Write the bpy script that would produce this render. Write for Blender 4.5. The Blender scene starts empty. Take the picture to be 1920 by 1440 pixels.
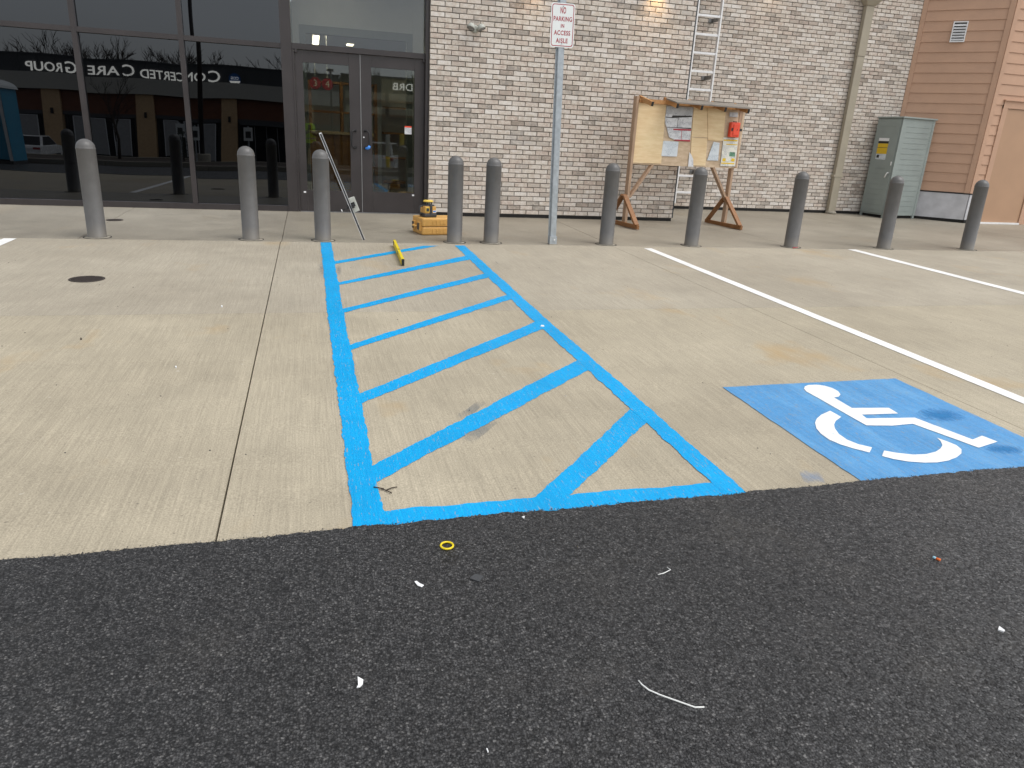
import bpy, bmesh, math, random
from mathutils import Vector, Matrix
random.seed(7)
S = bpy.context.scene
COL = S.collection

# ------------------------------------------------------------------ camera
FPX, PITCH, ROLL, YAW, CZ = 1347.847, 0.329748264, 0.0533503533, 0.276903455, 1.16225470
YW, SL = 11.083, 0.01866716            # door plane, fall of the paving away from the doors
fw = Vector((math.sin(YAW)*math.cos(PITCH), math.cos(YAW)*math.cos(PITCH), -math.sin(PITCH)))
r0 = Vector((math.cos(YAW), -math.sin(YAW), 0)); u0 = r0.cross(fw)
rt = math.cos(ROLL)*r0 + math.sin(ROLL)*u0
up = -math.sin(ROLL)*r0 + math.cos(ROLL)*u0
CAM = Vector((0, 0, CZ))
cd = bpy.data.cameras.new('camera'); co = bpy.data.objects.new('camera', cd); COL.objects.link(co)
cd.sensor_width = 36; cd.sensor_fit = 'HORIZONTAL'; cd.lens = FPX/1920*36; cd.clip_start = 0.02; cd.clip_end = 1000
m = Matrix.Identity(4)
for i in range(3): m[i][0], m[i][1], m[i][2], m[i][3] = rt[i], up[i], -fw[i], CAM[i]
co.matrix_world = m; S.camera = co

# ------------------------------------------------------------------ sky, sun, exposure (overcast)
SUN_EL, SUN_AZ = math.radians(60), math.radians(128)      # azimuth clockwise from +Y
wd = bpy.data.worlds.new('World'); S.world = wd; wd.use_nodes = True
nt = wd.node_tree; bg = nt.nodes['Background']
sky = nt.nodes.new('ShaderNodeTexSky'); sky.sky_type = 'NISHITA'; sky.sun_disc = False
sky.sun_elevation = SUN_EL; sky.sun_rotation = SUN_AZ; sky.air_density = 1.0; sky.dust_density = 2.0; sky.ozone_density = 1.0
hs = nt.nodes.new('ShaderNodeHueSaturation'); hs.inputs['Saturation'].default_value = 0.16
nt.links.new(sky.outputs[0], hs.inputs['Color']); nt.links.new(hs.outputs[0], bg.inputs['Color'])
bg.inputs['Strength'].default_value = 0.15
sd = bpy.data.lights.new('sun', 'SUN'); so = bpy.data.objects.new('sun', sd); COL.objects.link(so)
sd.energy = 0.9; sd.angle = math.radians(35); sd.color = (1.0, 0.965, 0.92)
sdir = Vector((math.sin(SUN_AZ)*math.cos(SUN_EL), math.cos(SUN_AZ)*math.cos(SUN_EL), math.sin(SUN_EL)))
so.rotation_euler = sdir.to_track_quat('Z', 'Y').to_euler(); so.location = sdir*60
S.view_settings.view_transform = 'Standard'; S.view_settings.look = 'None'; S.view_settings.gamma = 1.0
S.view_settings.use_curve_mapping = False; S.view_settings.exposure = 0.58

# ------------------------------------------------------------------ pixel -> place helpers
def ray(px): return fw + rt*((px[0]-960)/FPX) - up*((px[1]-720)/FPX)
def zg(y): return -SL*(YW-y)
def gp(px, dz=0.0):
    d = ray(px); t = (-SL*YW + dz - CZ)/(d.z - SL*d.y); return CAM + d*t
def onplane(px, p0, n):
    d = ray(px); t = (Vector(p0)-CAM).dot(n)/d.dot(n); return CAM + d*t
def ony(px, y): return onplane(px, (0, y, 0), Vector((0, 1, 0)))
def zm(o, k, pts): return [(o[0]+a/k, o[1]+b/k) for a, b in pts]

# ------------------------------------------------------------------ object helpers
W = {}
def setp(o, label=None, cat=None, group=None, kind=None):
    if label: o['label'] = label
    if cat: o['category'] = cat
    if group: o['group'] = group
    if kind: o['kind'] = kind
    return o
def thing(name, label, cat, loc, group=None):
    o = bpy.data.objects.new(name, None); COL.objects.link(o); o.location = loc; o.empty_display_size = .1
    W[o] = Vector(loc); return setp(o, label, cat, group)
class MB:
    def __init__(s): s.v = []; s.f = []; s.m = []; s.sm = []
    def add(s, vs, fs, mi=0, smooth=False):
        b = len(s.v); s.v += [Vector(v) for v in vs]
        for f in fs: s.f.append([i+b for i in f]); s.m.append(mi); s.sm.append(smooth)
        return s
    def box(s, a, b, mi=0, M=None):
        x0, y0, z0 = a; x1, y1, z1 = b
        vs = [Vector(p) for p in ((x0,y0,z0),(x1,y0,z0),(x1,y1,z0),(x0,y1,z0),(x0,y0,z1),(x1,y0,z1),(x1,y1,z1),(x0,y1,z1))]
        if M: vs = [M @ v for v in vs]
        return s.add(vs, [(3,2,1,0),(4,5,6,7),(0,1,5,4),(1,2,6,5),(2,3,7,6),(3,0,4,7)], mi)
    def bar(s, p, q, w, h, mi=0, ref=(0,0,1)):
        p, q = Vector(p), Vector(q); d = (q-p); L = d.length; d.normalize(); r = Vector(ref)
        if abs(d.dot(r)) > .98: r = Vector((0,1,0))
        a = d.cross(r).normalized(); b = a.cross(d)
        M = Matrix((( a.x,d.x,b.x,p.x),(a.y,d.y,b.y,p.y),(a.z,d.z,b.z,p.z),(0,0,0,1)))
        return s.box((-w/2,0,-h/2),(w/2,L,h/2), mi, M)
    def tube(s, pts, rad, n=8, mi=0, closed=False, cap=True):
        pts = [Vector(p) for p in pts]; N = len(pts)
        rad = rad if isinstance(rad, (list, tuple)) else [rad]*N
        ring = []; pa = None
        for i, p in enumerate(pts):
            if closed: d = pts[(i+1) % N]-pts[i-1]
            else: d = pts[min(i+1,N-1)]-pts[max(i-1,0)]
            d.normalize()
            if pa is None:
                pa = d.cross(Vector((0,0,1)));
                if pa.length < .05: pa = d.cross(Vector((0,1,0)))
            pa = (pa - d*pa.dot(d)).normalized(); b = d.cross(pa)
            ring.append([p+(pa*math.cos(2*math.pi*k/n)+b*math.sin(2*math.pi*k/n))*rad[i] for k in range(n)])
        vs = [v for r in ring for v in r]; fs = []
        for i in range(N if closed else N-1):
            j = (i+1) % N
            for k in range(n): fs.append((i*n+k, i*n+(k+1)%n, j*n+(k+1)%n, j*n+k))
        s.add(vs, fs, mi, True)
        if cap and not closed: s.add(ring[0], [tuple(range(n))], mi); s.add(ring[-1], [tuple(range(n))[::-1]], mi)
        return s
    def lathe(s, prof, c, n=24, mi=0, smooth=True):
        c = Vector(c); vs = []; fs = []
        for r, z in prof:
            for k in range(n): vs.append(c+Vector((r*math.cos(2*math.pi*k/n), r*math.sin(2*math.pi*k/n), z)))
        for i in range(len(prof)-1):
            for k in range(n): fs.append((i*n+k, i*n+(k+1)%n, (i+1)*n+(k+1)%n, (i+1)*n+k))
        return s.add(vs, fs, mi, smooth)
    def prism(s, pts, off, mi=0):
        pts = [Vector(p) for p in pts]; off = Vector(off); n = len(pts)
        return s.add(pts+[p+off for p in pts], [tuple(range(n))[::-1], tuple(range(n, 2*n))]+[(i,(i+1)%n,(i+1)%n+n,i+n) for i in range(n)], mi)
    def mesh(s, name, mats, shift=None, recalc=True):
        me = bpy.data.meshes.new(name)
        me.from_pydata([(v-shift if shift else v)[:] for v in s.v], [], s.f)
        for mm in (mats if isinstance(mats, (list, tuple)) else [mats]): me.materials.append(mm)
        me.polygons.foreach_set('material_index', s.m); me.polygons.foreach_set('use_smooth', s.sm)
        if recalc:
            bm = bmesh.new(); bm.from_mesh(me); bmesh.ops.remove_doubles(bm, verts=bm.verts, dist=1e-6); bmesh.ops.recalc_face_normals(bm, faces=bm.faces); bm.to_mesh(me); bm.free()
        me.update(); return me
def link(name, me, parent=None, loc=(0,0,0)):
    o = bpy.data.objects.new(name, me); COL.objects.link(o); o.location = loc
    if parent: o.parent = parent
    W[o] = (W[parent] if parent else Vector())+Vector(loc)
    return o
def obj(name, mb, mats, parent=None, bevel=0, seg=2, recalc=True):
    """mb is in world coordinates; origin is put at the parent's base, or at the piece's own base when top-level"""
    if parent: sh = W[parent]
    else:
        xs = [v.x for v in mb.v]; ys = [v.y for v in mb.v]; sh = Vector(((min(xs)+max(xs))/2, (min(ys)+max(ys))/2, min(v.z for v in mb.v)))
    me = mb.mesh(name, mats, sh, recalc)
    if bevel:
        bm = bmesh.new(); bm.from_mesh(me)
        es = [e for e in bm.edges if len(e.link_faces) == 2 and e.calc_face_angle(0) > .5]
        bmesh.ops.bevel(bm, geom=es, offset=bevel, segments=seg, affect='EDGES', clamp_overlap=True, profile=.6); bm.to_mesh(me); bm.free()
    o = link(name, me, parent, (0,0,0) if parent else sh)
    return o
def box(name, a, b, mat, parent=None, bevel=0): return obj(name, MB().box(a, b), mat, parent, bevel)
def ztext(body, size, M, ext=0.0, sx=1.0, bold=0.0, align='CENTER', spacing=1.0, width=None):
    """lettering as mesh, MB in world coordinates"""
    c = bpy.data.curves.new('t', 'FONT'); c.body = body; c.size = size; c.extrude = ext; c.offset = bold; c.align_x = align; c.align_y = 'CENTER'; c.resolution_u = 3; c.space_character = spacing
    o = bpy.data.objects.new('t', c); COL.objects.link(o)
    dg = bpy.context.evaluated_depsgraph_get(); me = bpy.data.meshes.new_from_object(o.evaluated_get(dg))
    if width: xs_ = [v.co.x for v in me.vertices]; sx = width/(max(xs_)-min(xs_))
    mb = MB(); mb.add([M @ Vector((v.co.x*sx, v.co.y, v.co.z)) for v in me.vertices], [tuple(p.vertices) for p in me.polygons])
    bpy.data.objects.remove(o); bpy.data.curves.remove(c); bpy.data.meshes.remove(me)
    return mb
def copy_tree(o, parent=None):
    c = o.copy(); COL.objects.link(c); c.parent = parent
    for ch in list(o.children): copy_tree(ch, c)
    return c

# ------------------------------------------------------------------ materials
class NT:
    def __init__(s, name):
        s.mat = bpy.data.materials.new(name); s.mat.use_nodes = True; s.t = s.mat.node_tree; s.b = s.t.nodes['Principled BSDF']; s.pos = None
    def n(s, typ, **kw):
        nd = s.t.nodes.new(typ)
        for k, v in kw.items():
            if k in nd.inputs.keys() if isinstance(k, str) else False: s.inp(nd.inputs[k], v)
            else: setattr(nd, k, v)
        return nd
    def inp(s, sock, v):
        if hasattr(v, 'links') or isinstance(v, bpy.types.NodeSocket): s.t.links.new(v, sock)
        else: sock.default_value = v if not (isinstance(v, tuple) and len(v) == 3 and sock.type == 'RGBA') else v+(1,)
    def set(s, k, v): s.inp(s.b.inputs[k], v)
    def P(s, scale=(1,1,1)):
        if s.pos is None: s.pos = s.n('ShaderNodeNewGeometry').outputs['Position']
        mp = s.n('ShaderNodeMapping'); s.inp(mp.inputs['Vector'], s.pos); mp.inputs['Scale'].default_value = scale; return mp.outputs[0]
    def noise(s, vec, scale, detail=3, rough=.55, dim='3D'):
        nd = s.n('ShaderNodeTexNoise'); s.inp(nd.inputs['Vector'], vec); nd.inputs['Scale'].default_value = scale; nd.inputs['Detail'].default_value = detail; nd.inputs['Roughness'].default_value = rough; return nd.outputs['Fac']
    def ramp(s, fac, stops, interp='LINEAR'):
        nd = s.n('ShaderNodeValToRGB'); s.inp(nd.inputs['Fac'], fac); cr = nd.color_ramp; cr.interpolation = interp
        while len(cr.elements) < len(stops): cr.elements.new(.5)
        for e, (p, c) in zip(cr.elements, stops): e.position = p; e.color = (c if isinstance(c, tuple) else (c,c,c))+(1,)
        return nd.outputs['Color']
    def mix(s, fac, a, b, mode='MIX'):
        nd = s.n('ShaderNodeMix'); nd.data_type = 'RGBA'; nd.blend_type = mode
        s.inp(nd.inputs[0], fac); s.inp(nd.inputs[6], a); s.inp(nd.inputs[7], b); return nd.outputs[2]
    def math(s, op, a, b=0.5, clamp=False):
        nd = s.n('ShaderNodeMath'); nd.operation = op; nd.use_clamp = clamp; s.inp(nd.inputs[0], a); s.inp(nd.inputs[1], b); return nd.outputs[0]
    def bump(s, h, strength=.3, dist=.01, normal=None):
        nd = s.n('ShaderNodeBump'); s.inp(nd.inputs['Height'], h); nd.inputs['Strength'].default_value = strength; nd.inputs['Distance'].default_value = dist
        if normal is not None: s.inp(nd.inputs['Normal'], normal)
        s.set('Normal', nd.outputs[0]); return nd.outputs[0]
MC = {}
def plain(name, col, rough=.55, metal=0.0, var=.10, scale=6, bump=0.0, bscale=200, spec=.5):
    if name in MC: return MC[name]
    t = NT(name); n = t.noise(t.P(), scale, 4)
    lo = tuple(c*(1-var) for c in col); hi = tuple(min(1, c*(1+var)) for c in col)
    t.set('Base Color', t.ramp(n, [(.3, lo), (.7, hi)]))
    t.set('Roughness', t.ramp(n, [(.3, max(0, rough-.06)), (.7, min(1, rough+.06))])); t.set('Metallic', metal); t.set('Specular IOR Level', spec)
    if bump: t.bump(t.noise(t.P(), bscale, 2), bump, .004)
    MC[name] = t.mat; return t.mat

def m_concrete(name, c0, c1, broom, rough, stain, wet=0.0):
    t = NT(name)
    big = t.noise(t.P(), .55, 5, .6); mid = t.noise(t.P(), 3.5, 5, .65); fine = t.noise(t.P(), 160, 2)
    col = t.ramp(big, [(.32, c0), (.68, c1)])
    col = t.mix(.45, col, t.ramp(mid, [(.25, .40), (.75, .60)]), 'OVERLAY')
    streak = t.noise(t.P((1,.009,1)), 150, 3, .65)                                   # broom finish, run towards the doors
    col = t.mix(broom, col, t.ramp(streak, [(.25, .30), (.75, .70)]), 'OVERLAY')
    col = t.mix(.5, col, t.ramp(fine, [(.25, .25), (.75, .75)]), 'OVERLAY')
    st = t.ramp(t.noise(t.P((1,.7,1)), 1.15, 4, .62), [(.60, 0.0), (.74, 1.0)])
    col = t.mix(t.math('MULTIPLY', st, stain), col, (.42, .27, .10))
    rs_ = t.ramp(t.noise(t.P(), 6.5, 4, .65), [(.665, 0.0), (.74, 1.0)])
    col = t.mix(t.math('MULTIPLY', t.math('MULTIPLY', rs_, st), min(1, stain*1.6)), col, (.36, .19, .06))
    dk = t.ramp(t.noise(t.P((.8,1,1)), .9, 6, .7), [(.60, 0.0), (.75, 1.0)])
    col = t.mix(t.math('MULTIPLY', dk, .18), col, (.17, .15, .12))
    wh = t.ramp(t.noise(t.P(), 26, 3, .6), [(.705, 0.0), (.74, 1.0)])
    col = t.mix(t.math('MULTIPLY', wh, .35), col, (.62, .58, .50))
    sp = t.ramp(t.noise(t.P(), 48, 1, .5), [(.78, 0.0), (.80, 1.0)])
    col = t.mix(t.math('MULTIPLY', sp, .5), col, (.06, .05, .045))
    t.set('Base Color', col)
    t.set('Roughness', t.ramp(mid, [(.3, rough-.08), (.7, rough+.05)])); t.set('Specular IOR Level', .4)
    h = t.math('ADD', t.math('MULTIPLY', streak, .8), fine); t.bump(h, .22, .003)
    return t.mat
M_CONC = m_concrete('broomed_concrete', (.322,.285,.222), (.397,.356,.281), .40, .78, .34)
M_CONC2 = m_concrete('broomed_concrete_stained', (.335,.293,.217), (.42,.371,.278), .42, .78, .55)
M_WALK = m_concrete('walk_concrete', (.225,.20,.158), (.325,.293,.235), .12, .5, .10)

def m_asphalt(name, lift=1.0):
    t = NT(name)
    nzv = t.n('ShaderNodeTexNoise'); t.inp(nzv.inputs['Vector'], t.P()); nzv.inputs['Scale'].default_value = 130; nzv.inputs['Detail'].default_value = 3
    dsp = t.n('ShaderNodeVectorMath'); dsp.operation = 'MULTIPLY_ADD'; t.inp(dsp.inputs[0], nzv.outputs['Color']); dsp.inputs[1].default_value = (.011,.011,.011); t.inp(dsp.inputs[2], t.P())
    def cells(sc, rnd=1.0):
        vo = t.n('ShaderNodeTexVoronoi'); t.inp(vo.inputs['Vector'], dsp.outputs[0]); vo.inputs['Scale'].default_value = sc; vo.inputs['Randomness'].default_value = rnd; return vo
    a = cells(140); b = cells(340)
    va = t.n('ShaderNodeSeparateColor'); t.inp(va.inputs[0], a.outputs['Color'])
    vb = t.n('ShaderNodeSeparateColor'); t.inp(vb.inputs[0], b.outputs['Color'])
    col = t.ramp(va.outputs[0], [(.0, (.012*lift,)*3), (.45, (.034*lift, .034*lift, .036*lift)), (.90, (.078*lift, .078*lift, .080*lift)), (1.0, (.24, .235, .23))])
    fi = t.ramp(vb.outputs[0], [(.0, (.010,)*3), (.7, (.045*lift,)*3), (.985, (.09*lift,)*3), (1.0, (.50, .48, .46))])
    col = t.mix(.36, col, fi)
    gap = t.ramp(a.outputs['Distance'], [(.28, 0.0), (.62, 1.0)])
    col = t.mix(t.math('MULTIPLY', gap, .85), col, (.003, .003, .0035))
    big = t.noise(t.P(), .8, 5, .6)
    col = t.mix(.7, col, t.ramp(big, [(.3, .36), (.7, .60)]), 'OVERLAY')
    dust = t.ramp(t.noise(t.P(), 2.2, 5, .7), [(.55, 0.0), (.8, 1.0)])
    col = t.mix(t.math('MULTIPLY', dust, .13), col, (.20, .18, .15))
    t.set('Base Color', col); t.set('Roughness', t.ramp(va.outputs[1], [(0, .36), (1, .66)])); t.set('Specular IOR Level', .5)
    h = t.math('SUBTRACT', t.math('MULTIPLY', vb.outputs[2], .30), t.math('MULTIPLY', a.outputs['Distance'], 1.2))
    bn_ = t.bump(h, .8, .006)
    def vm(op, x, y):
        nd = t.n('ShaderNodeVectorMath'); nd.operation = op; t.inp(nd.inputs[0], x); t.inp(nd.inputs[1], y); return nd.outputs[0]
    tilt = vm('MULTIPLY', vm('SUBTRACT', a.outputs['Color'], (.5,.5,.5)), (1.1,1.1,.3))       # every stone lies at its own angle
    t.set('Normal', vm('NORMALIZE', vm('ADD', bn_, tilt), (0,0,0)))
    return t.mat
M_ASPH = m_asphalt('fresh_asphalt', 1.4)

def m_paint(name, col, rough, wear, weartint=(.34,.30,.225), light=None, spec=.5):
    t = NT(name)
    n = t.noise(t.P(), 2.2, 5, .65)
    c = t.ramp(n, [(.3, tuple(v*.90 for v in col)), (.7, tuple(min(1, v*1.08) for v in col))])
    if light: c = t.mix(t.ramp(t.noise(t.P((1,.15,1)), 9, 4, .7), [(.45, 0.0), (.72, .75)]), c, light)
    c = t.mix(.45, c, t.ramp(t.noise(t.P((1,.009,1)), 150, 3, .65), [(.25, .33), (.75, .67)]), 'OVERLAY'); c = t.mix(.4, c, t.ramp(t.noise(t.P(), 170, 2), [(.25, .3), (.75, .7)]), 'OVERLAY')
    w = t.ramp(t.noise(t.P((1,.12,1)), 150, 3, .7), [(wear, 0.0), (wear+.07, 1.0)])
    c = t.mix(t.math('MULTIPLY', w, .8), c, weartint)
    t.set('Base Color', c); t.set('Roughness', t.ramp(t.noise(t.P(), 40, 3), [(.3, rough-.1), (.7, rough+.1)])); t.set('Specular IOR Level', spec)
    t.bump(t.math('ADD', t.noise(t.P((1,.035,1)), 190, 3), t.noise(t.P(), 230, 2)), .4, .003)
    return t.mat
M_BLUE = m_paint('blue_line_paint', (.0,.335,.70), .45, .61, spec=.2)
M_ISAB = m_paint('blue_square_paint', (.075,.275,.55), .5, .60, light=(.15,.38,.65), spec=.3)
M_WHITE = m_paint('white_line_paint', (.84,.84,.82), .55, .67)
M_ISAW = m_paint('white_symbol_paint', (.83,.84,.83), .55, .61, weartint=(.35,.5,.7))

def m_brick(name, island):
    t = NT(name)
    rnd = t.n('ShaderNodeNewGeometry').outputs['Random Per Island'] if island else t.n('ShaderNodeObjectInfo').outputs['Random']
    wn = t.n('ShaderNodeTexWhiteNoise'); wn.noise_dimensions = '1D'; t.inp(wn.inputs['W'], t.math('MULTIPLY', rnd, 977.0))
    r2 = wn.outputs['Value']
    base = t.ramp(rnd, [(0, (.57,.50,.43)), (.35, (.655,.60,.535)), (.7, (.56,.475,.405)), (1, (.72,.675,.62))])
    off = t.n('ShaderNodeVectorMath'); off.operation = 'ADD'; t.inp(off.inputs[0], t.P()); cb = t.n('ShaderNodeCombineXYZ'); t.inp(cb.inputs[0], t.math('MULTIPLY', r2, 40)); t.inp(cb.inputs[1], t.math('MULTIPLY', rnd, 40)); t.inp(off.inputs[1], cb.outputs[0])
    n1 = t.noise(off.outputs[0], 17, 4, .65); n2 = t.noise(off.outputs[0], 70, 4, .7)
    base = t.mix(.75, base, t.ramp(n1, [(.3, .33), (.7, .66)]), 'OVERLAY')
    base = t.mix(.6, base, t.ramp(n2, [(.3, .36), (.7, .64)]), 'OVERLAY')
    burnt = t.ramp(r2, [(.70, 0.0), (.92, 1.0)])
    patch = t.ramp(t.math('ADD', n1, t.math('MULTIPLY', n2, .55)), [(.62, 0.0), (.86, 1.0)])
    base = t.mix(t.math('MULTIPLY', burnt, t.math('ADD', t.math('MULTIPLY', patch, .55), .07), True), base, (.135, .110, .088))
    scuff = t.ramp(t.noise(off.outputs[0], 34, 5, .75), [(.64, 0.0), (.74, 1.0)])
    base = t.mix(t.math('MULTIPLY', scuff, .55), base, (.20, .17, .145))
    white = t.ramp(t.noise(off.outputs[0], 28, 3, .6), [(.58, 0.0), (.68, 1.0)])
    base = t.mix(t.math('MULTIPLY', white, .45), base, (.70, .665, .62))
    t.set('Base Color', base); t.set('Roughness', .9); t.set('Specular IOR Level', .25)
    t.bump(t.math('ADD', n2, t.noise(t.P(), 260, 2)), .5, .004)
    return t.mat
M_BRICK = m_brick('whitewashed_brick', False); M_BRICKI = m_brick('whitewashed_brick_joined', True)
M_MORT = plain('grey_mortar', (.215,.192,.166), .95, var=.25, scale=30, bump=.4, bscale=300)

def m_wood(name, c0, c1, scale=(1,1,12), rough=.7, sc=5):
    t = NT(name); n = t.noise(t.P(scale), sc, 5, .65); k = t.noise(t.P(), 2.2, 3)
    c = t.ramp(n, [(.28, c0), (.72, c1)]); c = t.mix(.5, c, t.ramp(k, [(.3, .4), (.7, .6)]), 'OVERLAY')
    t.set('Base Color', c); t.set('Roughness', rough); t.bump(n, .25, .003); return t.mat
M_PLY = m_wood('plywood', (.66,.48,.26), (.80,.63,.39), (1.2,1.2,7), .7, 3.2)
M_PLYG = m_wood('weathered_plywood', (.45,.33,.215), (.65,.51,.36), (2,2,5), .8, 4)
M_POST = m_wood('framing_lumber', (.30,.19,.12), (.47,.33,.225), (8,8,1), .75, 5)
M_FOOT = m_wood('wet_lumber', (.17,.07,.02), (.30,.135,.045), (8,2,8), .55, 5)
M_RAFT = m_wood('rafter_lumber', (.36,.17,.06), (.52,.28,.11), (6,1,6), .7, 5)
M_GREYW = m_wood('grey_roof_board', (.16,.14,.12), (.27,.245,.21), (1.5,8,8), .85, 5)
M_BROWNW = m_wood('stained_counter_wood', (.20,.09,.035), (.36,.18,.075), (1,1,6), .4, 4)

def m_sleeve():
    t = NT('grey_plastic_sleeve'); st = t.noise(t.P((9,9,.6)), 4, 4, .6); n = t.noise(t.P(), 9, 4)
    c = t.ramp(n, [(.3, (.098,.096,.094)), (.7, (.118,.116,.114))]); c = t.mix(t.ramp(st, [(.58, 0.0), (.75, .35)]), c, (.17,.165,.155))
    sc = t.ramp(t.noise(t.P((1,1,.25)), 60, 4, .7), [(.68, 0.0), (.74, .6)]); c = t.mix(sc, c, (.24,.235,.23))
    geo = t.n('ShaderNodeSeparateXYZ'); t.inp(geo.inputs[0], t.P()); low = t.ramp(t.math('ADD', geo.outputs[2], t.math('MULTIPLY', n, .12)), [(.02, .55), (.16, 0.0)]); c = t.mix(low, c, (.20,.18,.145))
    t.set('Base Color', c); t.set('Roughness', t.ramp(st, [(.3, .36), (.7, .52)])); t.bump(t.noise(t.P(), 400, 2), .1, .003); return t.mat
M_BOLL = m_sleeve()
M_GROUT = plain('collar_grout', (.30,.275,.225), .9, var=.25, scale=30, bump=.4)
M_HOLE = plain('dark_gap', (.012,.011,.010), .9)
M_BRONZE = plain('dark_bronze_aluminium', (.040,.034,.034), .38, var=.12, scale=3, bump=.05, bscale=400)
M_GALV = plain('galvanised_steel', (.42,.46,.49), .42, .55, var=.14, scale=22)
M_ALU = plain('mill_aluminium', (.80,.80,.80), .4, .15, var=.08, scale=20)
M_ALUD = plain('dull_aluminium', (.25,.25,.25), .5, .5, var=.12, scale=20)
M_BLACK = plain('black_rubber', (.014,.014,.015), .55)
M_SIGNW = plain('sign_sheet_white', (.80,.83,.82), .35, var=.03)
M_RED = plain('sign_red', (.40,.028,.045), .4, var=.06)
M_SIDE = plain('salmon_fibre_cement', (.51,.32,.218), .72, var=.05, scale=3, bump=.25, bscale=90)
M_DOORT = plain('tan_painted_steel', (.44,.27,.165), .45, var=.05, scale=2)
M_CMU = plain('smooth_grey_stone', (.50,.50,.52), .65, var=.14, scale=5, bump=.15)
M_CAB = plain('grey_green_steel', (.27,.31,.295), .5, var=.08, scale=3, bump=.08, bscale=60)
M_SPOUT = plain('tan_metal', (.36,.32,.245), .55, var=.08, scale=3)
M_YEL = plain('yellow_paint', (.75,.55,.010), .4, var=.06)
M_CASE = plain('amber_plastic', (.66,.37,.10), .5, var=.08, scale=12, bump=.15)
M_CASEY = plain('light_yellow_plastic', (.78,.55,.09), .45, var=.06)
M_DGREY = plain('charcoal_plastic', (.045,.047,.05), .5, var=.1)
M_LGREY = plain('light_grey_plastic', (.42,.43,.39), .5, var=.1, scale=20)
M_ORANGE = plain('orange_red_plastic', (.78,.075,.03), .35, var=.06)
M_STICK = plain('white_sticker', (.78,.79,.80), .5, var=.03)
M_BLUEP = plain('bright_blue_film', (.06,.27,.80), .35, var=.15, scale=60)
M_IRON = plain('cast_iron', (.045,.035,.03), .7, var=.3, scale=60, bump=.4)
M_LABY = plain('label_yellow', (.70,.46,.02), .5, var=.05)
M_LABK = plain('label_black', (.02,.018,.015), .5)
M_STRAP = plain('white_zip_tie', (.75,.76,.74), .4)
M_TWIG = plain('dark_twig', (.035,.022,.014), .8)

def m_print(name, ink, paper=(.74,.75,.76), sx=26, sz=120, dens=.5):
    t = NT(name)
    rows = t.n('ShaderNodeTexWave'); rows.bands_direction = 'Z'; t.inp(rows.inputs['Vector'], t.P()); rows.inputs['Scale'].default_value = sz/6.28*1.0
    words = t.noise(t.P((sx*3, 0, sz)), 1.0, 2, .6)
    k = t.math('MULTIPLY', t.ramp(rows.outputs['Fac'], [(.40, 0.0), (.55, 1.0)]), t.ramp(words, [(.42, 0.0), (.50, 1.0)]))
    blk = t.ramp(t.noise(t.P((5, 0, 7)), 1.6, 1), [(dens-.06, 1.0), (dens+.06, .35)])
    c = t.mix(t.math('MULTIPLY', k, blk), paper, ink)
    t.set('Base Color', c); t.set('Roughness', .6); return t.mat
M_PAPER = m_print('printed_sheet', (.16,.17,.20))
M_PAPERB = m_print('printed_sheet_faint', (.30,.36,.42), paper=(.66,.71,.74))
M_PAPERG = m_print('printed_sheet_grey', (.22,.22,.23), paper=(.50,.51,.52))
M_PAPERY = m_print('poster_sheet', (.20,.22,.30), paper=(.78,.77,.66))

def m_glass(name, tint, ior, refl=1.0):
    t = NT(name); t.t.nodes.remove(t.b)
    tr = t.n('ShaderNodeBsdfTransparent'); t.inp(tr.inputs['Color'], tint); gl = t.n('ShaderNodeBsdfGlossy'); gl.inputs['Roughness'].default_value = 0.0; gl.inputs['Color'].default_value = (.88*refl,.93*refl,refl,1)
    fr = t.n('ShaderNodeFresnel'); fr.inputs['IOR'].default_value = ior
    mx = t.n('ShaderNodeMixShader'); t.t.links.new(fr.outputs[0], mx.inputs[0]); t.t.links.new(tr.outputs[0], mx.inputs[1]); t.t.links.new(gl.outputs[0], mx.inputs[2])
    t.t.links.new(mx.outputs[0], t.t.nodes['Material Output'].inputs['Surface']); return t.mat
M_GLASS = m_glass('door_glass', (.66,.69,.64), 1.68)
M_TGLASS = m_glass('transom_glass', (.70,.72,.72), 1.62)
M_TINT = m_glass('tinted_glass', (.012,.012,.014), 1.72)
M_FARGL = plain('far_dark_glass', (.012,.013,.014), .08, var=.05)
def m_emit(name, col, st):
    t = NT(name); t.set('Base Color', (.8,.8,.8)); t.set('Emission Color', col); t.set('Emission Strength', st); return t.mat
M_LAMP = m_emit('lit_panel', (1.0,.88,.60), 5.5)
M_LAMPW = m_emit('lit_warm_lens', (1.0,.62,.22), 6.0)

# ================================================================== SETTING: ground, apron, walk, asphalt
M_DIRT = plain('dark_subgrade', (.030,.027,.023), .95, var=.3, scale=3)
M_FARLOT = m_asphalt('older_asphalt', 1.5)
def zfar(y):                       # terrain behind the camera, falling to the opposite shops
    pts = [(-130, 1.0), (-75, -1.2), (-60, -1.9), (-42, -1.88), (-9, -.46), (-8, -.37)]
    if y > -8: return zg(y)
    if y < pts[0][0]: return pts[0][1]
    for (a, za), (b, zb) in zip(pts, pts[1:]):
        if a <= y <= b: return za+(zb-za)*(y-a)/(b-a)
ys = [-300,-130,-110,-90,-75,-60,-50,-42,-30,-20,-9,-8,-3,0,2.2,5,8.4,11.1,13.2,40,300]
mb = MB()
for a, b in zip(ys, ys[1:]):
    za, zb = [zfar(t)-.06 if t < 13 else zg(13.2)-.06 for t in (a, b)]
    mb.add([(-300,a,za),(300,a,za),(300,b,zb),(-300,b,zb)], [(0,1,2,3)], 1 if b <= -8 and a >= -42 else 0)
setp(obj('ground', mb, [M_DIRT, M_FARLOT]), kind='structure')

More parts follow.
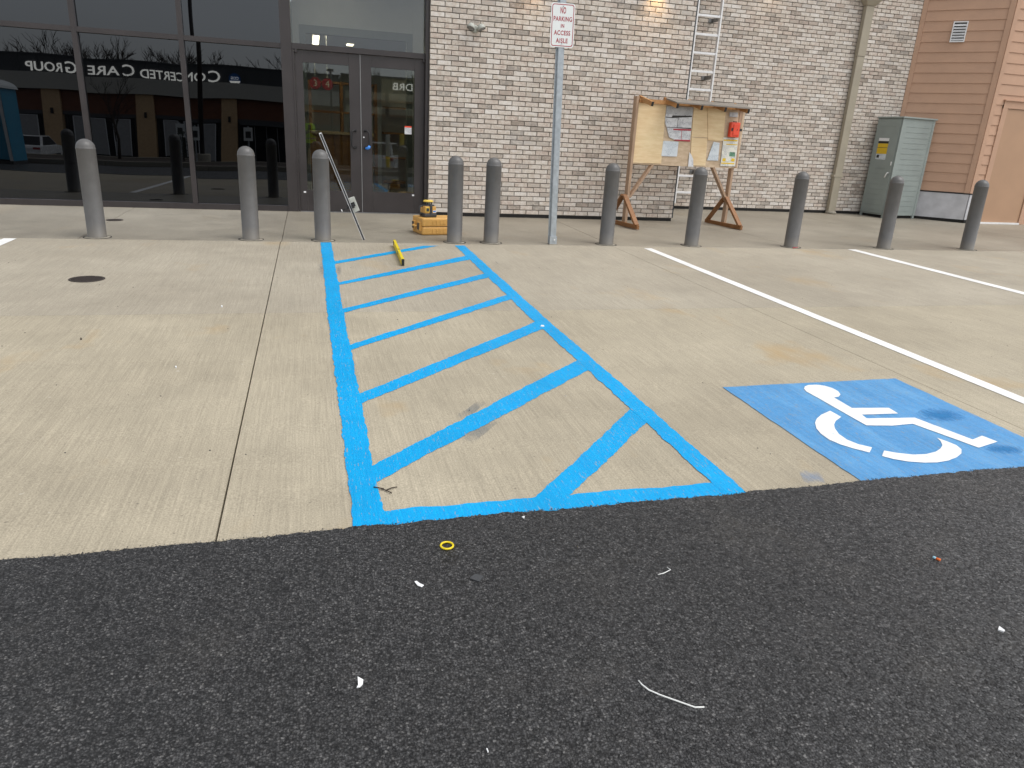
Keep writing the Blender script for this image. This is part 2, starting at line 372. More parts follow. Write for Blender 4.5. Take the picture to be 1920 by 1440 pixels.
def slab(parent, x0, x1, y0, y1, mat, gx0=.003, gx1=.003, gy0=.003, gy1=.003):
    x0 += gx0; x1 -= gx1; y0 += gy0; y1 -= gy1; c = .0012
    def ringz(i, dz): return [(x0+i,y0+i,zg(y0+i)+dz),(x1-i,y0+i,zg(y0+i)+dz),(x1-i,y1-i,zg(y1-i)+dz),(x0+i,y1-i,zg(y1-i)+dz)]
    mb = MB(); vs = ringz(0,-.10)+ringz(0,-c)+ringz(c,0)
    fs = [(8,9,10,11)]+[(a*4+k,a*4+(k+1)%4,(a+1)*4+(k+1)%4,(a+1)*4+k) for a in (0,1) for k in range(4)]
    mb.add(vs, fs); return obj('slab', mb, mat, parent)
AP = thing('parking_apron', None, None, (0, 5, zg(5))); AP['kind'] = 'structure'
xj = [-24,-16.1,-12.15,-8.25,-4.3,-.355,3.58,7.5,11.45,15.4,24]
for a, b in zip(xj, xj[1:]):
    ga = .0035 if abs(a+.355) < .01 else .002; gb = .0035 if abs(b+.355) < .01 else .002
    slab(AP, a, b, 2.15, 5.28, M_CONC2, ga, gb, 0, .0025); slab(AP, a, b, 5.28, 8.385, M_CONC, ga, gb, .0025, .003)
SW = thing('sidewalk', None, None, (0, 9.5, zg(9.5))); SW['kind'] = 'structure'
xj = [-24,-14.5,-10.4,-6.35,-4.3,-2.35,-.345,1.62,3.6,6.29,9.0,11.7,14.4,24]
for a, b in zip(xj, xj[1:]):
    slab(SW, a, b, 8.385, 11.2 if a < 3 else 12.95, M_WALK, .003, .003, .003, .003)

def asph_edge(x): return 2.272+.009*x+.004*math.sin(x*3.1)+.003*math.sin(x*11.0+1)
random.seed(3)
mb = MB(); xs = [-60,-20,-5]+[-2.2+i*.0125 for i in range(int(7.0/.0125))]+[7,20,60]
top = []; j = 0
for x in xs:
    j = .55*j+random.uniform(-.0055,.0055)
    yy = asph_edge(max(-4, min(6, x)))+j
    top.append((x, yy))
for (xa, ya), (xb, yb) in zip(top, top[1:]):
    mb.add([(xa,2.0,zg(2)+.006),(xb,2.0,zg(2)+.006),(xb,yb,zg(yb)+.006),(xa,ya,zg(ya)+.006),(xa,ya+.006,zg(ya)-.012),(xb,yb+.006,zg(yb)-.012)], [(0,1,2,3),(3,2,5,4)])
mb.add([(-60,-3,zg(-3)+.006),(60,-3,zg(-3)+.006),(60,2,zg(2)+.006),(-60,2,zg(2)+.006)], [(0,1,2,3)])
setp(obj('asphalt_lot', mb, M_ASPH, recalc=False), kind='structure')

# loose asphalt crumbs and grit along the joint and over the lot
random.seed(11)
mb = MB()
def pebble(mb, x, y, z, r):
    a = random.random()*6.28; vs = []
    for k in range(4): vs.append((x+r*math.cos(a+k*1.57)*random.uniform(.7,1.2), y+r*math.sin(a+k*1.57)*random.uniform(.7,1.2), z+r*.1))
    vs += [(x+random.uniform(-.3,.3)*r, y+random.uniform(-.3,.3)*r, z+r*random.uniform(.5,.9))]
    mb.add(vs, [(0,1,4),(1,2,4),(2,3,4),(3,0,4),(3,2,1,0)], random.choice((0,0,0,0,1)))
for i in range(2600):
    x = random.uniform(-1.6,4.2); y = asph_edge(x)+random.gauss(.0,.006); pebble(mb, x, y, zg(y)+.004, random.uniform(.0012,.0034))
for i in range(520):
    x = random.uniform(-1.3,3.6); y = random.uniform(.7,2.2); pebble(mb, x, y, zg(y)+.005, random.uniform(.001,.0028))
for i in range(260):
    x = random.uniform(-4,9); y = random.uniform(2.4,8.3); pebble(mb, x, y, zg(y), random.uniform(.002,.006))
M_CRUMB = plain('asphalt_crumb', (.03,.03,.031), .7, var=.4, scale=90); M_GRIT = plain('pale_grit', (.34,.32,.29), .8, var=.3, scale=90)
o = obj('loose_grit', mb, [M_CRUMB, M_GRIT], recalc=False); setp(o, 'dark crumbs and pale grit scattered along the asphalt edge', 'grit', kind='stuff')

# ================================================================== painted markings
def paint(name, pts, dz, mat, parent=None, wob=.0045, step=.016, seed=0):
    rng = random.Random(seed+len(pts)); P = []
    n = len(pts)
    for i in range(n):
        a = Vector(pts[i][:2]); b = Vector(pts[(i+1) % n][:2]); d = b-a; L = d.length; k = max(1, int(L/step)); nn = Vector((-d.y, d.x))/max(L,1e-6); w = 0
        for q in range(k):
            w = .7*w+rng.uniform(-wob, wob)*.8; e = min(1, min(q, k-q)/3)
            P.append(a+d*(q/k)+nn*w*e)
    bm = bmesh.new(); sh = W[parent] if parent else Vector((sum(p.x for p in P)/len(P), sum(p.y for p in P)/len(P), 0)) 
    if not parent: sh.z = zg(sh.y)
    f = bm.faces.new([bm.verts.new(Vector((p.x, p.y, zg(p.y)+dz))-sh) for p in P]); bm.normal_update()
    if f.normal.z < 0: f.normal_flip()
    bmesh.ops.triangulate(bm, faces=[f]); me = bpy.data.meshes.new(name); bm.to_mesh(me); bm.free(); me.materials.append(mat)
    return link(name, me, parent, (0,0,0) if parent else sh)
D1, D2 = .003, .0055
AI = thing('access_aisle_marking', 'bright blue hatched access aisle painted on concrete between two long border lines', 'marking', (.88, 5.3, zg(5.3)))
L0, L1, R0, R1, YB = .078, .192, 1.570, 1.685, 2.20
paint('border_line', [(L0+.02,YB),(L1+.022,YB),(L1+.012,2.6),(L1,5),(L1-.006,8.36),(L0-.008,8.35),(L0,5)], D1, M_BLUE, AI, seed=1)
paint('border_line', [(R0,YB+.03),(R1-.015,YB+.03),(R1-.02,5),(R1+.005,8.27),(R0+.005,8.26),(R0-.02,5)], D1, M_BLUE, AI, seed=2)
paint('end_line', [(L1-.02,YB),(R0+.05,YB),(R0+.05,2.388),(L1-.02,2.382)], D1-.0004, M_BLUE, AI, seed=3)
for i, s in enumerate([[(630,491),(631,496),(822,461),(795,461)],[(636,531),(639,536),(876,486),(871,479)],[(646,581),(649,588),(912,519),(904,512)],[(660,649.5),(664,659),(957,559),(946,551)],[(677,744),(682,762),(1017,614),(1002,601)],[(700,881),(722,911),(1098,691),(1087,672)],[(988,930),(1055,926),(1206,793),(1179,767.5)]]):
    P = [gp(p) for p in s]
    if i < 6:
        for k in (0,1): P[k].x = L1-.03
        if i:
            for k in (2,3): P[k].x = R0+.03
    else:
        P[0].y = P[1].y = 2.36; P[2].x = P[3].x = R0+.03; P[2].y += .03; P[3].y += .03
    paint('hatch_stripe', P, D1-.0008, M_BLUE, AI, seed=10+i)
# grey-blue overspray beside the hand-rolled stripes
def m_spray(name, col, mx):
    t = NT(name); tc = t.n('ShaderNodeTexCoord'); mp = t.n('ShaderNodeMapping'); t.inp(mp.inputs['Vector'], tc.outputs['Generated']); mp.inputs['Location'].default_value = (-1,-1,0); mp.inputs['Scale'].default_value = (2,2,0)
    ln = t.n('ShaderNodeVectorMath'); ln.operation = 'LENGTH'; t.inp(ln.inputs[0], mp.outputs[0])
    n = t.noise(t.P((1,.4,1)), 42, 5, .75)
    a = t.math('MULTIPLY', t.ramp(t.math('ADD', ln.outputs['Value'], t.math('MULTIPLY', t.math('SUBTRACT', n, .5), 1.6)), [(.15, mx), (.85, 0.0)]), 1.0)
    t.set('Base Color', col); t.set('Roughness', .6); t.set('Alpha', a); return t.mat
M_SPRAY = m_spray('overspray', (.07,.13,.20), .28); M_SPRAYB = m_spray('blue_overspray', (.15,.32,.60), .3)
for i, (s, mt) in enumerate([([(594,490),(610,490),(613,520),(598,520)], M_SPRAY), ([(629,496),(640,497),(640,518),(630,514)], M_SPRAY), ([(835,838),(870,812),(945,770),(940,790),(885,832),(845,846)], M_SPRAY), ([(845,785),(915,742),(925,748),(850,800)], M_SPRAY), ([(1498,882),(1535,878),(1548,908),(1510,914)], M_SPRAYB), ([(936,498),(925,489),(932,491)], M_SPRAY)]):
    paint('overspray', [gp(p) for p in s], .0018, mt, AI, wob=.004, seed=40+i)

for i, (x0, x1, y1, lab) in enumerate([(3.945,4.05,8.24,'long white parking line right of the wheelchair symbol square'), (7.03,7.165,8.36,'white parking line running out of frame at the far right'), (-3.0,-2.888,8.345,'short end of white parking line at left edge near bollards'), (10.1,10.21,8.37,'white parking line tip past the last bollard at right edge')]):
    o = paint('parking_line', [(x0,2.2),(x1,2.2),(x1,y1),(x0,y1)], D1, M_WHITE, None, .0015, .06, 60+i); setp(o, lab, 'marking', 'white parking lines')

IS = thing('accessible_parking_symbol', 'white wheelchair symbol on a pale blue square painted on the concrete', 'marking', (2.85, 2.9, zg(2.9)))
paint('blue_square', [(2.238,YB),(3.468,YB),(3.478,3.487),(2.25,3.466)], D1, M_ISAB, IS, wob=.0025, seed=80)
Zo, Zk = (1340,660), 1920/580
fig = [(553,232),(560,218),(580,210),(630,208),(680,214),(730,229),(765,248),(780,268),(770,282),(740,288),(850,353),(1080,352),(1138,387),(912,394),(942,417),(1240,413),(1600,549),(1657,525),(1755,562),(1637,600),(1228,451),(1100,463),(940,461),(568,250)]
paint('figure', [gp(p) for p in zm(Zo, Zk, fig)], D2, M_ISAW, IS, wob=.001, step=.02, seed=81)
a1 = [(715,370),(660,395),(632,420),(622,445),(630,480),(660,515),(710,550),(780,580),(860,605),(960,630),(975,598),(890,578),(820,550),(770,515),(745,480),(740,455),(752,432),(785,408)]
a2 = [(1378,538),(1440,560),(1500,585),(1530,610),(1530,635),(1500,660),(1450,680),(1380,692),(1300,693),(1200,686),(1110,671),(1037,652),(1050,618),(1130,632),(1230,643),(1310,640),(1370,625),(1400,605),(1412,585),(1402,560)]
paint('wheel_arc', [gp(p) for p in zm(Zo, Zk, a1)], D2, M_ISAW, IS, wob=.001, step=.02, seed=82)
paint('wheel_arc', [gp(p) for p in zm(Zo, Zk, a2)], D2, M_ISAW, IS, wob=.001, step=.02, seed=83)
M_WETB = m_spray('wet_blue_puddle', (.0,.19,.47), .7)
paint('wet_patch', [gp(p) for p in zm(Zo, Zk, [(1230,390),(1330,345),(1480,352),(1570,385),(1560,425),(1450,450),(1340,445),(1250,420)])], .0042, M_WETB, IS, wob=.004, seed=84)
paint('wet_patch', [gp(p) for p in zm(Zo, Zk, [(1670,610),(1740,570),(1870,565),(1940,600),(1880,645),(1780,652),(1700,635)])], .0042, M_WETB, IS, wob=.004, seed=85)

# ================================================================== brick walls
def brick_wall(root, x0, x1, zb, zt, yf, seed, keep_px):
    """running bond, every brick its own block 12 mm proud of the mortar; the 300 that show largest are objects"""
    rng = random.Random(seed); ch, bl, jt, dp = .0677, .2032, .0112, .030
    items = []; row = 0; z = zb
    while z+ch < zt:
        x = x0-(0 if row % 2 else bl/2)
        while x < x1-.01:
            a, b = max(x+jt/2, x0+.002), min(x+bl-jt/2, x1-.001)
            if b-a > .03: items.append((a, b, z+jt/2, z+ch-jt/2))
            x += bl
        row += 1; z += ch
    def vis(it):
        p = Vector(((it[0]+it[1])/2, yf, (it[2]+it[3])/2)); d = p-CAM; w = d.dot(fw); px = 960+FPX*d.dot(rt)/w; py = 720-FPX*d.dot(up)/w
        return (0 if keep_px(px, py) and it[1]-it[0] > .09 else 1, d.length)
    items.sort(key=vis)
    cache = {}; mbr = MB()
    def shape(L, H, k):
        r = random.Random(k*31+int(L*1000)); jx = lambda: r.uniform(-.002,.002); yb = dp; c = .0025
        f = [(-L/2+jx(), jx()*.8, -H/2+jx()), (L/2+jx(), jx()*.8, -H/2+jx()), (L/2+jx(), jx()*.8, H/2+jx()), (-L/2+jx(), jx()*.8, H/2+jx())]
        fr = [(a*(1-2*c/L)+0, b, q*(1-2*c/H)) for a, b, q in f]; rim = [(a, b+c, q) for a, b, q in f]; bk = [(a, yb, q) for a, b, q in f]
        return fr+rim+bk, [(0,1,2,3)]+[(i*4+(k2+1)%4, i*4+k2, (i+1)*4+k2, (i+1)*4+(k2+1)%4) for i in (0,1) for k2 in range(4)]
    for i, (a, b, c, d) in enumerate(items):
        L = round(b-a, 3); k = rng.randrange(5); vs, fs = shape(L, d-c, k)
        ctr = Vector(((a+b)/2, yf+rng.uniform(-.002,.002), (c+d)/2))
        if i < 300:
            if (L, k) not in cache:
                me = bpy.data.meshes.new('brick'); me.from_pydata(vs, [], fs); me.materials.append(M_BRICK); cache[(L, k)] = me
            link('brick', cache[(L, k)], root, ctr-W[root])
        else: mbr.add([Vector(v)+ctr for v in vs], fs)
    o = obj('brickwork', mbr, M_BRICKI, root, recalc=False); o['kind'] = 'stuff'

AX0, AX1, AY = 1.662, 5.673, 10.94
WA = thing('front_wall', 'whitewashed brick wall with dark flashed bricks right of the glass doors', 'wall', (3.6, 11.1, -.01))
box('mortar_core', (AX0, AY+.012, -.03), (AX1-.004, AY+.36, 4.42), M_MORT, WA)
box('base_flashing', (AX0, AY+.003, -.012), (AX1-.005, AY+.011, .045), M_HOLE, WA)
box('corner_strip', (AX1+.001, AY+.018, .05), (AX1+.030, AY+.05, 4.4), M_DGREY, WA)  # narrow dark grey strip up the right corner
box('coping', (AX0, AY-.04, 4.423), (AX1+.04, AY+.40, 4.50), M_BRONZE, WA)
brick_wall(WA, AX0, AX1, .046, 4.41, AY, 1, lambda x, y: y > -5 and not (1165 < x < 1400 and 190 < y < 312))
BX0, BX1, BY = 5.70, 11.42, 12.82
WB = thing('recessed_wall', 'set-back whitewashed brick wall behind the ladder and downspout', 'wall', (8.6, 12.9, zg(12.82)))
box('mortar_core', (BX0-.04, BY+.012, 0), (BX1, BY+.3, 5.1), M_MORT, WB)
box('base_flashing', (BX0, BY+.003, .02), (BX1, BY+.011, .082), M_HOLE, WB)
box('coping', (BX0, BY-.04, 5.103), (BX1, BY+.34, 5.18), M_BRONZE, WB)
brick_wall(WB, BX0, BX1, .083, 5.09, BY, 2, lambda x, y: y > -5 and x > 1270 and x < 1700 and not (1165 < x < 1410 and 185 < y < 315))
o = box('return_wall', (AX1-.3, AY+.362, 0), (AX1-.02, BY+.3, 4.42), M_MORT, WA)

# ================================================================== storefront glazing and doors
YF, YGL = 11.05, 11.113
SF = thing('storefront_window', 'tall dark tinted storefront glazing in bronze frames left of the doors', 'window', (-3.9, 11.1, 0))
SX0 = -7.77
for x in (-1.57, -2.81, -4.05, -5.29, -6.53, SX0):
    box('mullion', (x-.03, YF, .076), (x+.03, YF+.11, 3.40), M_BRONZE, SF)
box('jamb', (-.335, YF-.012, 0), (-.195, YF+.13, 3.46), M_BRONZE, SF)
vx = [SX0, -6.53, -5.29, -4.05, -2.81, -1.57, -.305]
box('sill', (SX0-.03, YF-.006, -.01), (-.336, YF+.12, .075), M_BRONZE, SF); box('head', (SX0-.03, YF-.006, 3.402), (-.336, YF+.12, 3.46), M_BRONZE, SF)
random.seed(21)
warp = {4: (.0, .0, -.0004), 5: (.0008, -.0012, .0006), 3: (.0004, .001, .0)}
for i, (a, b) in enumerate(zip(vx, vx[1:])):
    box('rail', (a+.0305, YF+.004, 2.145), (b-.0305, YF+.10, 2.205), M_BRONZE, SF)
    for z0, z1 in ((.076, 2.144), (2.206, 3.401)):
        w0, w1, w2 = warp.get(i, (0,0,0)); mb = MB(); nx, nz = 10, 10; vs = []
        for iz in range(nz+1):
            for ix in range(nx+1):
                u, v = ix/nx, iz/nz
                vs.append((a+.02+(b-a-.04)*u, YGL+w0*math.sin(math.pi*u)+w1*(u-.5)*(v-.3)*2+w2*math.sin(math.pi*v)+.0005*math.sin(5*u+3*v+i), z0-.005+(z1-z0+.01)*v))
        mb.add(vs, [(iz*(nx+1)+ix, iz*(nx+1)+ix+1, (iz+1)*(nx+1)+ix+1, (iz+1)*(nx+1)+ix) for iz in range(nz) for ix in range(nx)], 0, True)
        obj('pane', mb, M_TINT, SF)
o = box('fascia', (SX0-.2, YF-.1, 3.463), (AX0-.003, YF+.3, 4.42), M_BRONZE); setp(o, 'dark bronze metal fascia above the storefront glazing', 'fascia')
o = box('end_pier', (SX0-1.2, YF-.08, -.03), (SX0-.034, YF+.3, 3.461), M_BRONZE); setp(o, 'dark pier closing the left end of the storefront', 'pier')

TR = thing('door_frame', 'dark bronze double door frame with a tall transom pane above', 'door frame', (.7, 11.1, 0))
box('jamb', (-.193, YF, 0), (-.167, YF+.12, 2.146), M_BRONZE, TR)
box('jamb', (1.613, YF-.06, 0), (1.660, YF+.12, 3.40), M_BRONZE, TR)
box('header', (-.193, YF-.004, 2.148), (1.612, YF+.12, 2.218), M_BRONZE, TR)
box('head', (-.193, YF, 3.402), (1.660, YF+.12, 3.46), M_BRONZE, TR)
box('threshold', (-.166, YF-.02, -.006), (1.612, YF+.14, .006), M_ALUD, TR)
box('transom_pane', (-.192, YGL, 2.219), (1.612, YGL+.006, 3.40), M_TGLASS, TR)
DY = 11.075
def door(label, x0, x1, g0, g1, side):
    D = thing('glass_door', label, 'door', ((x0+x1)/2, DY, 0), 'entrance door pair')
    zb, zt, gb, gt = .008, 2.142, .302, 1.992
    box('stile', (x0, DY, zb), (g0, DY+.045, zt), M_BRONZE, D, .002); box('stile', (g1, DY, zb), (x1, DY+.045, zt), M_BRONZE, D, .002)
    box('top_rail', (g0+.001, DY+.001, gt), (g1-.001, DY+.044, zt), M_BRONZE, D); box('bottom_rail', (g0+.001, DY+.001, zb), (g1-.001, DY+.044, gb), M_BRONZE, D)
    box('pane', (g0-.004, DY+.022, gb-.004), (g1+.004, DY+.027, gt+.004), M_GLASS, D)
    hx = x1-.075 if side < 0 else x0+.045
    ex = hx-.055*(1 if side < 0 else -1)
    mb = MB(); pts = [(hx,DY,1.142),(hx,DY-.03,1.146),(hx+(ex-hx)*.5,DY-.055,1.148),(ex,DY-.06,1.12),(ex+.004*side,DY-.062,1.03),(ex,DY-.06,.94),(hx+(ex-hx)*.5,DY-.055,.912),(hx,DY-.03,.914),(hx,DY,.918)]
    h = obj('pull_handle', mb.tube(pts, .0115, 8), M_BLACK, D)
    mb = MB(); mb.lathe([(0,0),(.018,0),(.018,.012),(0,.012)], (0,0,0), 12)
    for z in (1.142, .918):
        q = MB(); q.add([Vector((hx+v.x, DY-v.z, z+v.y)) for v in mb.v], mb.f); obj('rose', q, M_BLACK, h)
    if side > 0:
        obj('blue_wrap', MB().tube([(hx+.005,DY-.035,.912),(hx+.03,DY-.056,.910),(hx+.05,DY-.064,.925),(hx+.057,DY-.064,.95)], [.016,.021,.023,.016], 8), M_BLUEP, h)
        q = MB(); q.add([Vector((x0+.028+v.x*.6, DY-v.z*.6, 1.06+v.y*.6)) for v in mb.v], mb.f); obj('lock_cylinder', q, M_ALU, D)
    sx = x0+.05 if side < 0 else x1-.17
    box('sticker', (sx, DY-.002, .262), (sx+.032, DY-.0005, .285), M_STICK, D)
    hxx = x0+.008 if side < 0 else x1-.03
    box('pivot_hinge', (hxx, DY-.035, 2.105), (hxx+.028, DY-.0005, 2.146), M_BRONZE, D, .004)
    return D
door('left bronze entrance door leaf behind the grade rod, wood counters showing inside', -.164, .704, -.058, .556, -1)
d2 = door('right bronze entrance door leaf with blue wrap on its pull handle', .718, 1.610, .860, 1.470, 1)
box('astragal', (.7055, DY-.006, .01), (.7165, DY+.05, 2.14), M_ALUD, TR)
a, b = ony((759,236), DY), ony((772,252), DY)
box('notice', (a.x, DY+.0195, b.z), (b.x, DY+.0215, a.z), M_PAPER, d2); box('notice_band', (a.x, DY+.0185, a.z-.022), (b.x, DY+.0193, a.z), M_ORANGE, d2)

# ---- inside the shop, seen through the door glass
M_INW = plain('interior_paint', (.44,.45,.47), .7, var=.04); M_INF = plain('interior_floor', (.16,.15,.14), .35, var=.1); M_INB = plain('interior_frame', (.16,.18,.19), .6)
setp(box('interior_floor', (-7.7,11.20,-.08), (5.3,21,.004), M_INF), kind='structure'); setp(box('interior_ceiling', (-7.7,11.36,3.463), (5.3,13.42,3.55), M_INW), kind='structure'); setp(box('dropped_ceiling', (-7.7,13.421,2.95), (5.3,21,3.05), M_INW), kind='structure')
o = box('back_wall', (-7.7,21,-.08), (5.3,21.2,3.46), M_INW); setp(o, 'pale interior wall at the back of the shop', 'wall')
o = box('partition', (-.325,11.2,.006), (-.21,20.99,2.949), M_INB); setp(o, 'dark interior partition beside the doors', 'wall')
YV = 13.3; a = ony((560,48), YV); b = ony((774,61), YV)
VW = thing('vestibule_wall', 'pale inner vestibule wall with a wide opening seen through the transom', 'wall', (1.5, YV, .005))
vx0, vx1, vz = a.x, b.x, (a.z+b.z)/2
box('panel', (-.208,YV,.006), (vx0,YV+.12,3.46), M_INW, VW); box('panel', (vx1,YV,.006), (5.2,YV+.12,3.46), M_INW, VW); box('panel', (vx0+.001,YV,vz), (vx1-.001,YV+.12,3.46), M_INW, VW)
box('opening_trim', (vx0+.002,YV-.01,vz-.12), (vx1-.002,YV+.13,vz-.001), M_INB, VW); box('opening_trim', (vx0+.002,YV-.01,.006), (vx0+.10,YV+.13,vz-.122), M_INB, VW); box('opening_trim', (vx1-.10,YV-.01,.006), (vx1-.002,YV+.13,vz-.122), M_INB, VW)
def lit(name, px0, px1, lab, dy=.5):
    zc = 2.925; d = ray(px0); t = (zc-CZ)/d.z; p = CAM+d*t; d = ray(px1); t = (zc-CZ)/d.z; q = CAM+d*t
    x0, x1 = sorted((p.x, q.x)); y0, y1 = sorted((p.y, q.y)); y1 = max(y1, y0+dy); x1 = max(x1, x0+.12)
    if y1 > 20.8: y0, y1 = 20.0, 20.6
    T = thing('ceiling_light', lab, 'light', ((x0+x1)/2,(y0+y1)/2,zc-.02), 'lit ceiling panels')
    box('diffuser', (x0,y0,zc-.012), (x1,y1,zc), M_LAMP, T); box('frame', (x0-.02,y0-.02,zc+.001), (x1+.02,y1+.02,2.949), M_STICK, T)
lit('a', (579,51), (599,58), 'left segment of the lit ceiling light strip seen through the transom'); lit('b', (600,52), (609,59), 'short middle segment of the lit ceiling light strip'); lit('c', (611,53), (631,60), 'right segment of the lit ceiling light strip seen through the transom')
lit('d', (587,66), (594,83), 'narrow lit ceiling panel below the long light strip', 1.4); lit('e', (651,82), (662,84), 'small lit ceiling panel at the far end of the room', .3)
for i, (x, y) in enumerate(((.4,12.2),(2.6,12.2),(3.4,15.2),(3.4,17.3),(.6,14.0))):  # further lit panels, out of view, added to brighten the interior
    T = thing('ceiling_light', 'added square fill-light panel, %s inside the shop behind the entrance' % ('in the vestibule left','in the vestibule right','right of the centre','at the back right','just past the vestibule opening')[i], 'light', (x,y,3.43 if y < 13 else 2.92), 'lit ceiling panels'); zl = 3.44 if y < 13 else 2.93; box('diffuser', (x-.3,y-.3,zl-.015), (x+.3,y+.3,zl), M_LAMP, T); box('frame', (x-.32,y-.32,zl+.001), (x+.32,y+.32,zl+.0185), M_STICK, T)
C1 = thing('wood_counter', 'dark stained wood counter with panelled front inside the left door', 'counter', (.55,14.9,.005))
box('carcass', (.05,14.7,.005), (1.15,15.4,1.05), M_BROWNW, C1); box('counter_top', (.02,14.66,1.052), (1.18,15.43,1.10), M_PLYG, C1)
for x in (.10, .46, .82): box('front_panel', (x,14.685,.12), (x+.28,14.699,.95), m_wood('panel_%d' % int(x*100), (.20,.09,.03), (.33,.16,.06), (1,1,5), .4, 3), C1)
C2 = thing('wood_shelving', 'tall stained wood shelving inside the left door', 'shelving', (.75,16.2,.005))
for x in (.0, .62, 1.30): box('upright', (x,16.0,.005), (x+.06,16.4,2.05), M_BROWNW, C2)
for z in (.4, .9, 1.45, 2.0): box('shelf', (.061,16.02,z), (.619,16.38,z+.04), M_BROWNW, C2); box('shelf', (.681,16.02,z), (1.299,16.38,z+.04), M_BROWNW, C2)
for px, ch in (((591,156),'3'), ((614,158),'4')):
    p = ony(px, 15.8); mb = MB(); n = 8
    LS = thing('lane_sign', ('left' if ch == '3' else 'right')+' red octagonal lane sign showing a '+('three' if ch == '3' else 'four')+' inside the left door', 'sign', (p.x,15.8,p.z))
    obj('plate', mb.prism([(p.x+.115*math.cos(k*math.pi/4+.39),15.8,p.z+.115*math.sin(k*math.pi/4+.39)) for k in range(8)], (0,.02,0)), M_RED, LS)
    obj('numeral', ztext(ch, .17, Matrix.Translation((p.x,15.797,p.z)) @ Matrix.Rotation(math.pi/2, 4, 'X')), M_STICK, LS)
    obj('hanger', MB().bar((p.x,15.81,p.z+.11), (p.x,15.81,2.949), .01, .01), M_ALU, LS)
C3 = thing('shop_display', 'tall pale display unit standing inside the right door', 'display', (2.2,16.5,.005))
box('back', (1.5,16.6,.005), (3.0,16.65,2.2), M_INW, C3)
for z in (.1,.6,1.1,1.6): box('shelf', (1.5,16.2,z), (3.0,16.599,z+.04), M_BROWNW, C3)

# ================================================================== salmon siding annex
A2, B2 = Vector((11.40,12.83,0)), Vector((12.43,11.74,0)); dv = (B2-A2); LD = dv.length; dv.normalize(); nv = Vector((-.0,0,0)); nv = Vector((dv.y, -dv.x, 0))
if nv.dot(-A2) < 0: nv = -nv
def fr(o, d, n): return Matrix(((d.x,-n.x,0,o.x),(d.y,-n.y,0,o.y),(0,0,1,o.z),(0,0,0,1)))   # local x along wall, local y into wall
MD = fr(A2, dv, nv); MF = fr(B2, Vector((1,0,0)), Vector((0,-1,0)))
AN = thing('siding_annex', 'salmon lap-sided annex with grey stone base at the right', 'annex', (13.5,12.6,.03))
zb0, ztop, pit = .585, 5.1, .181
mb = MB(); foot = [A2+dv*.005-nv*.03, B2-nv*.012+Vector((.012,0,0)), Vector((18,11.77,0)), Vector((18,15,0)), Vector((11.45,15,0)), A2+Vector((.03,.05,0))]
obj('sheathing', mb.prism([(p.x,p.y,.0) for p in foot], (0,0,ztop)), M_SIDE, AN)
def lap(M, x0, x1, z0, h=.181):
    mb = MB(); vs = [M @ Vector(p) for p in ((x0,-.020,z0),(x1,-.020,z0),(x1,-.006,z0+h+.02),(x0,-.006,z0+h+.02),(x0,0,z0),(x1,0,z0),(x1,0,z0+h+.02),(x0,0,z0+h+.02))]
    mb.add(vs, [(0,1,2,3),(4,7,6,5),(0,4,5,1),(1,5,6,2),(2,6,7,3),(3,7,4,0)]); return obj('siding_board', mb, M_SIDE, AN)
DX0, DX1 = ony((1838,400), 11.74).x-12.43, 0; DX1 = DX0+.98; FX0, FX1 = DX0-.125, DX1+.125; FT = 2.26
z = zb0
while z < ztop-.1:
    lap(MD, .085, LD-.092, z)
    if z+pit < FT+.13: lap(MF, .092, FX0-.002, z); lap(MF, FX1+.002, 5.5, z)
    else: lap(MF, .092, 5.5, z)
    z += pit
def mbox(M, a, b): return MB().box(a, b, 0, M)
obj('corner_board', mbox(MD, (.0,-.026,zb0-.004), (.083,.0,ztop)), M_SIDE, AN); obj('corner_board', mbox(MD, (LD-.09,-.027,zb0-.004), (LD+.004,.0,ztop)), M_SIDE, AN); obj('corner_board', mbox(MF, (-.006,-.0265,zb0-.004), (.09,.0,ztop)), M_SIDE, AN)
obj('base_flashing', mbox(MD, (.0,-.034,zb0-.026), (LD+.012,.0,zb0-.006)), M_BLACK, AN); obj('base_flashing', mbox(MF, (.014,-.034,zb0-.026), (FX0-.003,.0,zb0-.006)), M_BLACK, AN)
obj('stone_base', mbox(MD, (.0,-.026,.075), (LD+.006,.0,zb0-.027)), M_CMU, AN); obj('stone_base', mbox(MF, (.012,-.0255,.075), (FX0-.003,.0,zb0-.027)), M_CMU, AN)
obj('base_gap', mbox(MD, (.0,-.022,-.0), (LD+.003,.0,.074)), M_HOLE, AN); obj('base_gap', mbox(MF, (.008,-.022,-.0), (FX0-.003,.0,.074)), M_HOLE, AN)
obj('door_trim', mbox(MF, (FX0,-.032,.02), (DX0-.012,.0,FT)), M_SIDE, AN); obj('door_trim', mbox(MF, (DX1+.012,-.032,.02), (FX1,.0,FT)), M_SIDE, AN); obj('door_trim', mbox(MF, (FX0,-.033,FT-.10), (FX1,.0,FT+.03)), M_SIDE, AN); obj('drip_cap', mbox(MF, (FX0-.02,-.06,FT+.031), (FX1+.02,.0,FT+.05)), M_SIDE, AN)
SD = thing('steel_door', 'plain tan steel door in the salmon siding at right edge', 'door', (12.43+DX0+.49,11.72,.02))
obj('leaf', mbox(MF, (DX0-.005,-.012,.045), (DX1+.005,.03,FT-.108)), M_DOORT, SD); obj('threshold', mbox(MF, (DX0-.01,-.05,.012), (DX1+.01,.02,.044)), M_ALU, SD)
obj('lock_plate', mbox(MF, (DX1-.12,-.016,.95), (DX1-.05,-.0125,1.15)), M_DOORT, SD)
def ondiag(px, off=0): return onplane(px, A2+nv*off, nv)
